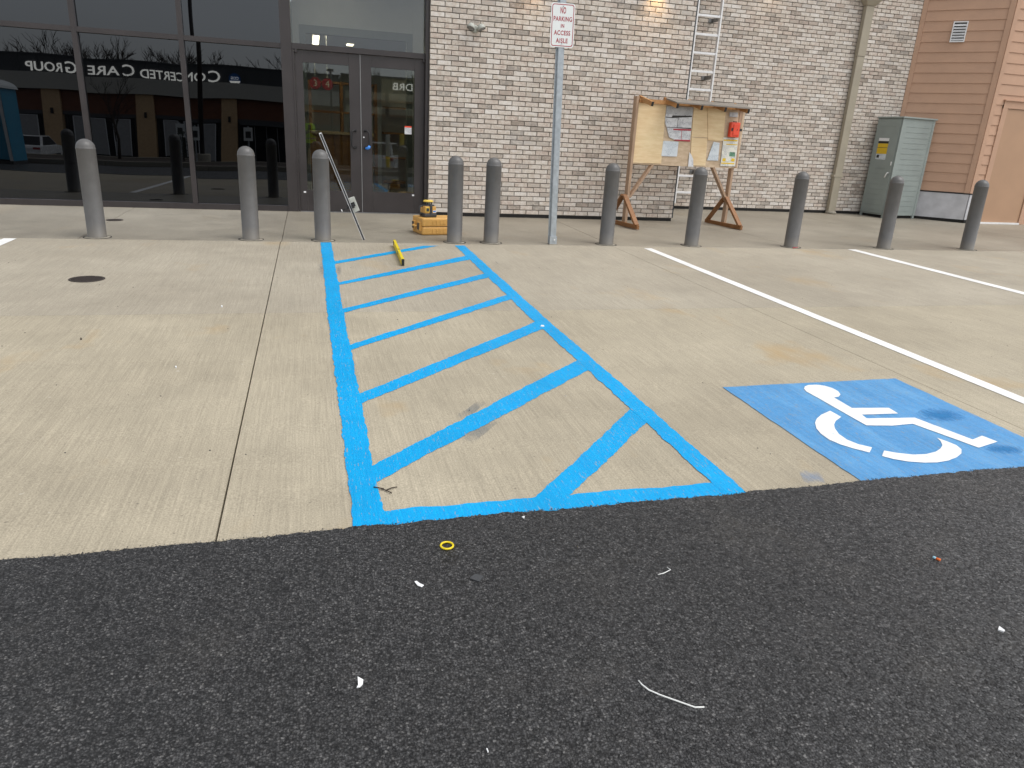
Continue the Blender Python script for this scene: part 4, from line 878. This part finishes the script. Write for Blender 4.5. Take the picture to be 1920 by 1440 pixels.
J2 = lambda pts: zm((600,900), 2.4, pts)
flat('paper_scrap', 'curled white paper scrap low on the asphalt at left centre', J2([(170,905),(195,902),(193,922),(178,935),(165,937),(172,925)]), .008, .003, M_STICK, fold=.012)
flat('paper_scrap', 'tiny white chip touching the end of the blue line', J2([(908,168),(921,166),(919,176)]), .007, .004, M_STICK)
flat('paper_scrap', 'tiny white sliver at the bottom centre of the asphalt', J2([(748,1210),(753,1211),(759,1226),(754,1228)]), .007, .003, M_STICK)
J3 = lambda pts: zm((1720,1020), 8, pts)
flat('paper_scrap', 'small white triangular chip at the right edge of the asphalt', J3([(1205,1300),(1222,1248),(1310,1312),(1290,1328)]), .007, .005, M_STICK)
a, b = gp((1749,1044.5), .01), gp((1763.5,1050.5), .01); md = a.lerp(b, .42); rr = .0045
EP = thing('foam_earplug', 'tiny orange and pale blue foam plug on the asphalt at right', 'earplug', (a+b)/2)
for nm, p, q_, mt in (('blue_end', a, md, plain('pale_blue_foam', (.35,.6,.72), .7)), ('orange_end', md, b, plain('orange_foam', (.78,.16,.03), .7))): obj(nm, MB().tube([(p.x,p.y,zg(p.y)+.006+rr),(q_.x,q_.y,zg(q_.y)+.006+rr)], rr, 10), mt, EP)
def strand(name, label, px, r, mat, cat, dz=.008):
    P = [gp(p, dz) for p in px]; o = obj(name, MB().tube(P, r, 6), mat); return setp(o, label, cat)
strand('zip_tie', 'long curved white plastic zip tie lying on the asphalt', J2([(1433,902),(1450,922),(1480,945),(1530,967),(1600,992),(1688,1023),(1729,1022)]), .0022, M_STRAP, 'zip tie')
strand('zip_tie', 'short hooked white zip tie piece right of centre on the asphalt', J2([(1521,426),(1550,418),(1577,404),(1562,393)]), .0016, M_STRAP, 'zip tie')
J4 = lambda pts: zm((600,680), 2.3415, pts)
TW = thing('twig', 'small dark forked twig on the blue border line', 'twig', gp((722,917)))
for pp in ([(235,545),(262,550),(290,560),(315,572)], [(290,560),(312,550),(338,545)], [(262,550),(280,553)]): obj('stem', MB().tube([gp(p, .006) for p in J4(pp)], .0022, 5), M_TWIG, TW)
o = obj('litter_scrap', MB().prism([gp(p) for p in ((1484,463),(1494,461),(1496,465),(1487,466))], (0,0,.012)), M_RED); setp(o, 'bit of red plastic litter at the foot of a bollard', 'litter')
for i, (px, w, lab) in enumerate((((1017,612),7,'small white chip on the right blue border line'), ((330,689),3,'small pale leaf fragment in the left concrete bay'), ((152,636),3,'dark bark fragment in the left concrete bay'), ((416,575),3,'white paint fleck near the left joint'))):
    o = obj('litter_scrap', MB().prism([gp((px[0]-w/2,px[1]+1)),gp((px[0]+w/2,px[1]+1.5)),gp((px[0]+w/2.2,px[1]-1)),gp((px[0]-w/3,px[1]-1.5))], (0,0,.006)), M_TWIG if i == 2 else M_STICK); setp(o, lab, 'litter')

# ================================================================== behind the camera: what the glazing reflects
# raised island with kerb
KB = thing('kerb', 'pale concrete kerb across the lot, seen only reflected in the glazing', 'kerb', (0,-3,zg(-3)))
for i in range(-10, 10): box('kerb_stone', (i*3+.005,-3.2,zg(-3.1)-.08), (i*3+2.995,-3.0,zg(-3.1)+.15), M_GROUT, KB, .012)
M_MULCH = plain('brown_mulch', (.045,.030,.02), .95, var=.5, scale=18, bump=.6, bscale=60)
o = obj('planting_island', MB().add([(-30,-8,zg(-8)+.10),(30,-8,zg(-8)+.10),(30,-3.2,zg(-3.2)+.12),(-30,-3.2,zg(-3.2)+.12)], [(0,1,2,3)]), M_MULCH); setp(o, kind='structure')
o = obj('far_kerb_strip', MB().box((-30,-8.25,zg(-8)-.1), (30,-8.01,zg(-8)+.14)), M_GROUT); setp(o, kind='structure')

# portable toilets beside the lot
M_PT1 = plain('teal_plastic', (.03,.26,.42), .5, var=.1); M_PT2 = plain('navy_plastic', (.02,.04,.13), .5, var=.1); M_PTR = plain('translucent_white_roof', (.55,.58,.58), .5)
def toilet(x, y, lab, body):
    z = zg(y); T = thing('portable_toilet', lab, 'toilet', (x,y,z), 'portable toilets')
    box('skid', (x-.55,y-.6,z), (x+.55,y+.6,z+.10), M_DGREY, T)
    box('side_wall', (x-.55,y-.58,z+.101), (x-.50,y+.58,z+1.98), M_PT2, T); box('side_wall', (x+.50,y-.58,z+.101), (x+.55,y+.58,z+1.98), body, T); box('rear_wall', (x-.499,y-.58,z+.101), (x+.499,y-.53,z+1.98), M_PT2, T)
    d = box('door', (x-.47,y+.55,z+.13), (x+.47,y+.58,z+1.95), body, T); box('handle', (x+.36,y+.581,z+1.0), (x+.41,y+.60,z+1.12), M_DGREY, d); box('vent', (x-.40,y+.581,z+1.72), (x+.40,y+.59,z+1.88), M_PT2, d)
    box('door_post', (x-.55,y+.54,z+.101), (x-.472,y+.59,z+1.98), M_STICK, T); box('door_post', (x+.472,y+.54,z+.101), (x+.55,y+.59,z+1.98), M_STICK, T)
    P = [(x+.60*math.cos(a), y-.62, z+1.981+.26*math.sin(a)) for a in [math.pi*k/12 for k in range(13)]]; obj('roof', MB().prism(P, (0,1.24,0)), M_PTR, T); box('roof_vent', (x-.08,y+.2,z+2.2), (x+.08,y+.4,z+2.33), M_LGREY, T)
toilet(-8.38, -1.75, 'nearer blue portable toilet with white domed roof, reflected in the left pane', M_PT1); toilet(-9.65, -1.8, 'dark blue portable toilet at the far left of the reflection', M_PT2)

# opposite shops
FY = -42.0; FB = -1.88
M_FDARK = plain('dark_metal_fascia', (.075,.08,.085), .5, var=.06); M_FBEI = plain('beige_band', (.58,.56,.50), .7, var=.04); M_FBRN = m_wood('brown_cladding', (.16,.055,.026), (.25,.095,.045), (.3,.3,6), .6, 3); M_FTAN = plain('tan_stone', (.74,.50,.28), .8, var=.1, scale=6); M_FPAN = plain('grey_window_film', (.42,.42,.42), .6); M_FCRM = plain('cream_panel', (.62,.58,.42), .6)
OS = thing('shop_row', 'long shop row opposite with dark fascia and tan piers, reflected in the glazing', 'building', (-13,-44,FB))
def ob(name, x0, x1, z0, z1, y, mat, d=.25): return box(name, (x0,FY-d,z0), (x1,FY+y,z1), mat, OS)
box('wall', (-34,FY-14,FB-.3), (2.4,FY-.255,5.05), M_FDARK, OS)
ob('fascia', -34, 2.4, 3.95, 5.1, .30, M_FDARK); ob('band', -34, 2.4, 2.83, 3.94, .62, M_FBEI, .25); ob('coping', -34.1, 2.5, 5.101, 5.2, .36, M_FDARK); ob('cladding', -34, 2.4, 1.38, 2.82, .10, M_FBRN); ob('canopy_band', -34, 2.4, 1.12, 1.375, .16, M_FDARK)
for x in range(-33, 3): box('fascia_seam', (x,FY+.301,3.96), (x+.04,FY+.33,5.09), M_FDARK, OS)
for xa, xb in ((-25.2,-24.1),(-18.95,-17.95),(-12.75,-11.6),(-6.65,-5.7),(-.6,.4)):
    pr = ob('pier', xa, xb, FB-.2, 2.825, .34, M_FTAN); box('wall_light', ((xa+xb)/2-.07,FY+.341,1.15), ((xa+xb)/2+.07,FY+.46,1.55), M_BLACK, pr)
wx = [(-23.8,-19.2),(-17.7,-13.0),(-11.4,-6.9),(-5.5,-.8)]
for i, (xa, xb) in enumerate(wx):
    ob('shopfront', xa, xb, FB, 1.115, .02, M_FARGL, .2)
    if i < 3:
        n = 3
        for k in range(n):
            w = (xb-xa)/n; p = ob('window_panel', xa+k*w+.35, xa+k*w+1.35, FB+.25, 1.0, .06, M_FPAN, -.021); box('panel_frame', (xa+k*w+.29,FY+.061,FB+.2), (xa+k*w+.349,FY+.10,1.05), M_STICK, p); box('panel_frame', (xa+k*w+1.351,FY+.061,FB+.2), (xa+k*w+1.41,FY+.10,1.05), M_STICK, p); box('panel_frame', (xa+k*w+.29,FY+.061,1.001), (xa+k*w+1.41,FY+.10,1.05), M_STICK, p)
    else:
        for k in range(4): ob('door_mullion', xa+.9+k*.9, xa+.96+k*.9, FB, .9, .06, M_ALUD, -.021)
        ob('awning', xa, xb, .95, 1.18, 1.0, M_FDARK, -.021)
def faceout(x, y, z): return Matrix.Translation((x,y,z)) @ Matrix.Rotation(math.pi,4,'Z') @ Matrix.Rotation(math.pi/2,4,'X')
M_LET = m_emit('lit_channel_letters', (1.0,.96,.85), 1.9)
for tx, xs, sz, z, wd_ in (('C',-7.05,1.12,4.30,.72),('ONCERTED',-9.95,.88,4.26,4.75),('C',-13.05,1.12,4.42,.72),('ARE',-14.55,.88,4.38,1.85),('G',-16.95,1.12,4.34,.75),('ROUP',-18.55,.88,4.28,2.05)):
    o = obj('lettering', ztext(tx, sz, faceout(xs,FY+.36,z), .03, 1.0, .006, width=wd_), M_LET, OS)
lg = obj('logo_disc', MB().prism([(-5.72+.42*math.cos(a),FY+.34,4.22+.42*math.sin(a)) for a in [k*math.tau/28 for k in range(28)]], (0,.06,0)), plain('logo_blue', (.03,.14,.42), .5), OS)
obj('logo_swoosh', MB().prism([(-5.72+.40*math.cos(a),FY+.402,4.22+.40*math.sin(a)) for a in [math.radians(d) for d in range(200, 345, 12)]], (0,.02,0)), M_LET, lg); obj('logo_letters', ztext('CCG', .26, faceout(-5.72,FY+.42,4.28), .008), M_LET, lg)
# second shop, darker
DS2 = thing('dark_shop', 'dark shop front with outlined letters and cream blinds, reflected in the right door', 'building', (7.5,-44,FB))
box('wall', (2.6,FY-14,FB-.3), (16,FY-.05,5.25), plain('green_grey_cladding', (.045,.05,.042), .6), DS2)
for zz in (3.55, 2.45):
    for xa, xb in ((2.9,4.6),(4.95,6.1),(6.4,8.4),(8.8,11.0)): w = box('window', (xa,FY-.049,zz), (xb,FY+.03,zz+.55), M_FCRM, DS2); box('sill', (xa-.03,FY-.049,zz-.16), (xb+.03,FY+.08,zz-.002), M_BROWNW, w)
box('shopfront', (3.0,FY-.049,FB), (11,FY+.0,1.6), M_FARGL, DS2); box('coping', (2.55,FY-.2,5.251), (16.1,FY+.15,5.36), M_FDARK, DS2)
obj('lettering', ztext('DRB', .78, faceout(7.55,FY+.0,4.62), .02, 1.15), M_LET, DS2); obj('lettering', ztext('HOMES', .36, faceout(6.0,FY+.0,4.6), .02, 1.0, 0, spacing=1.3), plain('dim_letters', (.10,.15,.17), .5), DS2)

# vehicles on the far lot
def car(x, y, rz, L, Wd, H, lab, suv=False):
    z = zfar(y)-.06; T = thing('parked_car', lab, 'car', (x,y,z), 'white vehicles on the opposite lot'); R = Matrix.Translation((x,y,z)) @ Matrix.Rotation(rz,4,'Z')
    M_CW = plain('white_car_paint', (.72,.73,.73), .25); M_TL = plain('tail_lamp_red', (.30,.02,.02), .3)
    h1 = H*.58; prof = [(-L/2,.25),(-L/2,h1*.80),(-L/2+.08,h1),(L/2-1.1,h1*.98),(L/2-.25,h1*.80),(L/2,h1*.62),(L/2,.25)]
    mb = MB(); mb.prism([R @ Vector((-Wd/2,a,b)) for a, b in prof], R.to_3x3() @ Vector((Wd,0,0))); bo = obj('body', mb, M_CW, T, .05, 3)
    cab = [(-L/2+(.10 if suv else .55),h1-.02),(-L/2+(.25 if suv else 1.15),H),(L/2-2.1,H),(L/2-1.25,h1-.02)]; i0, i1 = Wd/2-.06, Wd/2-.20
    vs = [R @ Vector((s*(i0 if k in (0,3) else i1),a,b)) for s in (-1,1) for k, (a, b) in enumerate(cab)]
    mb = MB(); mb.add(vs, [(3,2,1,0),(4,5,6,7),(0,1,5,4),(1,2,6,5),(2,3,7,6)]); ca = obj('cabin', mb, M_CW, T, .03, 2)
    def inset(fs, nm):
        c = sum((vs[i] for i in fs), Vector())/4; P = [vs[i].lerp(c,.13) for i in fs]; n = (P[1]-P[0]).cross(P[2]-P[0]).normalized()
        if n.dot(c-(R @ Vector((0,0,h1)))) < 0: n = -n
        obj(nm, MB().prism([p+n*.004 for p in P], n*.006), M_FARGL, ca)
    inset((0,1,5,4), 'rear_window'); inset((2,3,7,6), 'windscreen'); inset((0,1,2,3), 'side_window'); inset((4,5,6,7), 'side_window')
    for s in (-1, 1):
        obj('tail_light', MB().box((s*(Wd/2-.38)-.2 if s > 0 else -Wd/2+.02,-L/2-.012,h1*.72), (s*(Wd/2-.02) if s > 0 else -Wd/2+.42,-L/2+.02,h1*.88), 0, R), M_TL, T); obj('headlight', MB().box((s*Wd/2*.72-.16,L/2-.05,h1*.5), (s*Wd/2*.72+.16,L/2+.01,h1*.62), 0, R), M_LGREY, T)
        for yy in (-L/2+.9, L/2-.9):
            t = MB().lathe([(0,-.1),(.20,-.1),(.32,-.09),(.33,0),(.32,.09),(.20,.1),(0,.1)], (0,0,0), 20); q = MB(); q.add([R @ Vector((s*(Wd/2-.10)+v.z,yy+v.x,.33+v.y)) for v in t.v], t.f); wh = obj('wheel', q, M_BLACK, T)
            t = MB().lathe([(0,.102),(.19,.102),(.19,.11),(0,.11)], (0,0,0), 16); q = MB(); q.add([R @ Vector((s*(Wd/2-.10+v.z),yy+v.x,.33+v.y)) for v in t.v], t.f); obj('rim', q, M_ALU, wh)
    obj('number_plate', MB().box((-.16,-L/2-.012,h1*.55), (.16,-L/2-.004,h1*.66), 0, R), M_STICK, T); obj('bumper', MB().box((-Wd/2+.04,-L/2-.06,.28), (Wd/2-.04,-L/2+.02,h1*.45), 0, R), M_CW, T, .02)
car(-17.9,-36.2, math.pi, 4.5, 1.8, 1.42, 'white sedan parked nose-in at the shops opposite, reflected in the left pane'); car(4.6,-27, math.pi+.25, 4.8, 1.9, 1.75, 'white estate car reflected in the right door leaf', True)

# yellow guard posts and site signs by the far kerb
for x, y, h, two, lab in ((3.55,-14,1.68,True,'grey and yellow guard post reflected in the right door leaf'), (4.12,-13.2,1.72,False,'plain yellow guard post reflected in the right door leaf')):
    z = zfar(y)-.06; T = thing('guard_post', lab, 'post', (x,y,z), 'yellow guard posts'); hh = h*.45 if two else h
    obj('pipe', MB().lathe([(.10,0),(.10,hh),(.09,hh+.03 if not two else hh),(0,hh+.05 if not two else hh)], (x,y,z), 20), M_YEL, T)
    if two: obj('upper_pipe', MB().lathe([(.105,hh+.001),(.105,h),(.08,h+.05),(0,h+.06)], (x,y,z), 20), M_LGREY, T)
for x, y, lab, mirrored in ((-4.75,-8.6,'left of two small parking signs on the island, reflected',0), (-4.05,-8.7,'right of two small parking signs beside the lamp pole, reflected',0), (-2.4,-8.8,'lone small parking sign before the far shop door, reflected',0)):
    z = zg(-8)+.09 if y > -8 else zfar(y)-.07; T = thing('site_sign', lab, 'sign', (x,y,z), 'small signs on the far island')
    obj('post', MB().bar((x,y,z), (x,y,z+1.55), .05, .05), M_GALV, T); box('plate', (x-.15,y+.03,z+1.02), (x+.15,y+.036,z+1.50), M_SIGNW, T); box('symbol', (x-.09,y+.0365,z+1.12), (x+.09,y+.038,z+1.36), M_BLUEP if mirrored else M_DGREY, T)
for x, y, lab in ((-3.95,-9.6,'dark lamp pole reflected in the right pane of the glazing'), (ony((621,180), 2*YGL+30).x,-30.0,'dark lamp pole reflected in the left door leaf')):
    z = zfar(y)-.08; T = thing('lamp_pole', lab, 'lamp pole', (x,y,z), 'dark lamp poles')
    obj('footing', MB().lathe([(.28,0),(.28,.55),(.25,.58),(0,.58)], (x,y,z), 20), M_GROUT, T); hp = 8.4 if y > -20 else 6.2
    obj('shaft', MB().tube([(x,y,z+.58),(x,y,z+hp)], [.085,.06], 10), M_BRONZE, T); obj('arm', MB().tube([(x,y,z+hp-.1),(x,y-.6,z+hp)], .035, 8), M_BRONZE, T); box('luminaire', (x-.2,y-1.2,z+hp-.05), (x+.2,y-.55,z+hp+.07), M_BRONZE, T)

# trees
M_BARK = plain('grey_brown_bark', (.06,.045,.036), .9, var=.3, scale=12)
def tree(x, y, z, h, lab, seed, n0=7, spread=.6, cat='tree', grp='bare trees behind the shops', twig=1.0):
    rng = random.Random(seed); T = thing('bare_tree', lab, cat, (x,y,z), grp); tk = MB(); cr = MB()
    top = Vector((x+rng.uniform(-.04,.04)*h, y, z+h*.55)); tk.tube([(x,y,z-.05),(x+rng.uniform(-.02,.02)*h,y,z+h*.25),top], [h*.022,h*.016,h*.010], 7)
    def br(p, d, L, r, lev):
        q = p+d*L*.55+Vector((rng.uniform(-.1,.1),rng.uniform(-.1,.1),.05))*L; e = p+d*L+Vector((rng.uniform(-.15,.15),rng.uniform(-.15,.15),.12))*L
        cr.tube([p,q,e], [r,r*.75,r*.4], 4, cap=False)
        if lev < 3:
            for k in range(4 if lev < 2 else 5):
                t = rng.uniform(.3,1); b = p.lerp(e,t); dd = (d+Vector((rng.uniform(-1,1),rng.uniform(-1,1),rng.uniform(-.3,.8)))*.75).normalized(); br(b, dd, L*rng.uniform(.45,.65), max(r*.5,.006*twig), lev+1)
    for k in range(n0):
        a = k*2.4+rng.uniform(-.4,.4); t = rng.uniform(.25,1.0); b = Vector((x,y,z)).lerp(top,t); br(b, Vector((math.cos(a)*spread,math.sin(a)*spread,rng.uniform(.5,1.1))).normalized(), h*rng.uniform(.28,.42)*(1.25-t*.4), h*.008, 0)
    obj('trunk', tk, M_BARK, T); obj('crown', cr, M_BARK, T, recalc=False)
words = ['first','second','third','fourth','fifth','sixth','seventh','eighth','ninth','tenth','eleventh','twelfth']
for i, (x, y, h) in enumerate(((-38,-72,8.2),(-33.5,-66,7.4),(-29,-70,8.6),(-25,-66,8.8),(-21.5,-70,9.6),(-18.5,-65,8.2),(-14.5,-72,9.2),(-11,-68,8.4),(-6.5,-66,7.2),(-2.5,-70,8.4),(3,-68,8.0),(9,-70,8.5))):
    tree(x, y, zfar(y)-.1, h+1.2, '%s bare tree from the left above the opposite shop roof, reflected' % words[i], 100+i, 13, .9, twig=3.5)
tree(-6.35,-6.6, zg(-6.6)+.10, 2.7, 'young bare tree on the planting island, reflected behind the left bollard', 55, 4, .25, grp='island planting', twig=.5)
SB = thing('shrub', 'small dark evergreen shrub on the planting island, reflected', 'shrub', (-4.2,-5.2,zg(-5.2)+.1)); rng = random.Random(5); mb = MB()
for k in range(900):
    a, b, r = rng.uniform(0,6.28), rng.uniform(0,1), rng.random()**.5; rad = .34*(1-b*.75)*r+.02; p = Vector((-4.2+rad*math.cos(a), -5.2+rad*math.sin(a), zg(-5.2)+.1+.05+b*.95)); d = Vector((rng.uniform(-1,1),rng.uniform(-1,1),rng.uniform(-.3,1))).normalized()*.05; s = d.cross(Vector((0,0,1)))*.4
    mb.add([p, p+d*.5+s, p+d, p+d*.5-s], [(0,1,2,3)])
obj('foliage', mb, plain('dark_evergreen', (.025,.045,.018), .7, var=.4, scale=20), SB, recalc=False); obj('stem', MB().tube([(-4.2,-5.2,zg(-5.2)+.07),(-4.2,-5.2,zg(-5.2)+.6)], .02, 6), M_BARK, SB)

# ================================================================== the person taking the picture (reflected in the left door leaf)
PXx, PYy = -.03, -.42; zp = zg(PYy)+.006
PE = thing('person', 'person in dark clothes and lime hi-vis vest holding up a phone, reflected in the door', 'person', (PXx,PYy,zp))
J_ = [((0,0,.93),.150),((0,-.01,1.12),.145),((0,-.01,1.32),.150),((0,0,1.45),.075),((0,.01,1.53),.060),((0,.02,1.61),.088),((0,.015,1.70),.090),((0,.01,1.76),.050),
      ((.10,0,.88),.095),((.115,.02,.50),.062),((.12,-.01,.10),.045),((.125,.10,.035),.042),((-.10,0,.88),.095),((-.115,.02,.50),.062),((-.12,-.01,.10),.045),((-.125,.10,.035),.042),
      ((.19,-.01,1.40),.070),((.27,.03,1.14),.050),((.10,.30,1.20),.034),((.075,.37,1.24),.026),((-.19,-.01,1.40),.070),((-.27,.03,1.14),.050),((-.06,.30,1.20),.034),((-.035,.37,1.24),.026),
      ((.155,.0,1.44),.06),((-.155,.0,1.44),.06)]
E_ = [(0,1),(1,2),(2,3),(3,4),(4,5),(5,6),(6,7),(0,8),(8,9),(9,10),(10,11),(0,12),(12,13),(13,14),(14,15),(2,24),(24,16),(16,17),(17,18),(18,19),(2,25),(25,20),(20,21),(21,22),(22,23)]
nb_ = len(J_)
for hand, sx in ((19,1),(23,-1)):
    hx, hy, hz = J_[hand][0]
    for k in range(4):
        b0 = len(J_); J_ += [((hx-sx*.004,hy+.025,hz+.028-.019*k),.009),((hx-sx*.018,hy+.055,hz+.030-.019*k),.0085),((hx-sx*.042,hy+.062-.004*k,hz+.030-.019*k),.007)]; E_ += [(hand,b0),(b0,b0+1),(b0+1,b0+2)]
    b0 = len(J_); J_ += [((hx-sx*.008,hy+.005,hz+.040),.010),((hx-sx*.030,hy+.020,hz+.052),.008)]; E_ += [(hand,b0),(b0,b0+1)]
me = bpy.data.meshes.new('body'); me.from_pydata([p for p, r in J_], E_, []); bo = link('body', me, PE)
md = bo.modifiers.new('skin', 'SKIN'); sv = me.skin_vertices[0].data
for i, (p, r) in enumerate(J_): sv[i].radius = (r, r*.8 if i < 3 else r)
sv[0].use_root = True; s2 = bo.modifiers.new('sub', 'SUBSURF'); s2.levels = s2.render_levels = 2
dg = bpy.context.evaluated_depsgraph_get(); me2 = bpy.data.meshes.new_from_object(bo.evaluated_get(dg)); bo.modifiers.clear(); bo.data = me2
M_SKIN = plain('skin', (.20,.11,.075), .55); M_CLOTH = plain('dark_clothing', (.02,.021,.025), .85, var=.2, scale=20); M_HV = plain('lime_hi_vis', (.55,.92,.04), .7, var=.08, scale=15); M_HAIR = plain('dark_hair', (.012,.010,.009), .7)
me2.materials.clear(); me2.materials.append(M_CLOTH); me2.materials.append(M_SKIN)
for p in me2.polygons: c = p.center; p.material_index = 1 if (c.z > 1.475 or (c.y > .345 and c.z > 1.0)) else 0; p.use_smooth = True
mb = MB(); n = 20; prf = [(.93,.205,.150),(1.05,.200,.148),(1.20,.205,.150),(1.34,.215,.150),(1.42,.205,.130),(1.47,.120,.10)]
vs = []; 
for z, a, b in prf: vs += [W[PE]+Vector((a*math.cos(k*math.tau/n), b*math.sin(k*math.tau/n)-.005, z)) for k in range(n)]
mb.add(vs, [(i*n+k,i*n+(k+1)%n,(i+1)*n+(k+1)%n,(i+1)*n+k) for i in range(len(prf)-1) for k in range(n)], 0, True); ve = obj('vest', mb, M_HV, PE)
for z in (1.06, 1.24): obj('reflective_band', MB().lathe([(1,-.022),(1,.022)], (0,0,0), n).__class__().add([W[PE]+Vector((.2085*math.cos(k*math.tau/n), .154*math.sin(k*math.tau/n)-.005, z+dz)) for dz in (-.022,.022) for k in range(n)], [(k,(k+1)%n,n+(k+1)%n,n+k) for k in range(n)], 0, True), M_LGREY, ve)
t = MB().lathe([(.088,-.01),(.098,.03),(.094,.08),(.07,.115),(.03,.13),(0,.133)], W[PE]+Vector((0,.0,1.655)), 20); obj('hair', t, M_HAIR, PE)
for s in (-1, 1): obj('ear', MB().lathe([(0,-.03),(.012,-.02),(.014,0),(.010,.025),(0,.03)], W[PE]+Vector((s*.090,.01,1.645)), 8), M_SKIN, PE); obj('eye', MB().lathe([(0,-.008),(.010,0),(0,.008)], W[PE]+Vector((s*.032,.100,1.655)), 8), M_HAIR, PE)
obj('nose', MB().tube([W[PE]+Vector((0,.098,1.665)),W[PE]+Vector((0,.122,1.618)),W[PE]+Vector((0,.10,1.608))], [.008,.015,.010], 8), M_SKIN, PE); obj('mouth', MB().tube([W[PE]+Vector((-.024,.094,1.578)),W[PE]+Vector((0,.102,1.577)),W[PE]+Vector((.024,.094,1.578))], .006, 6), plain('lips', (.16,.06,.05), .5), PE)
ph = box('phone', (-.04,-.019,CZ-.085), (.04,-.010,CZ+.06), M_BLACK, None, .003); setp(ph, 'black phone held up in both hands by the person in hi-vis', 'phone')
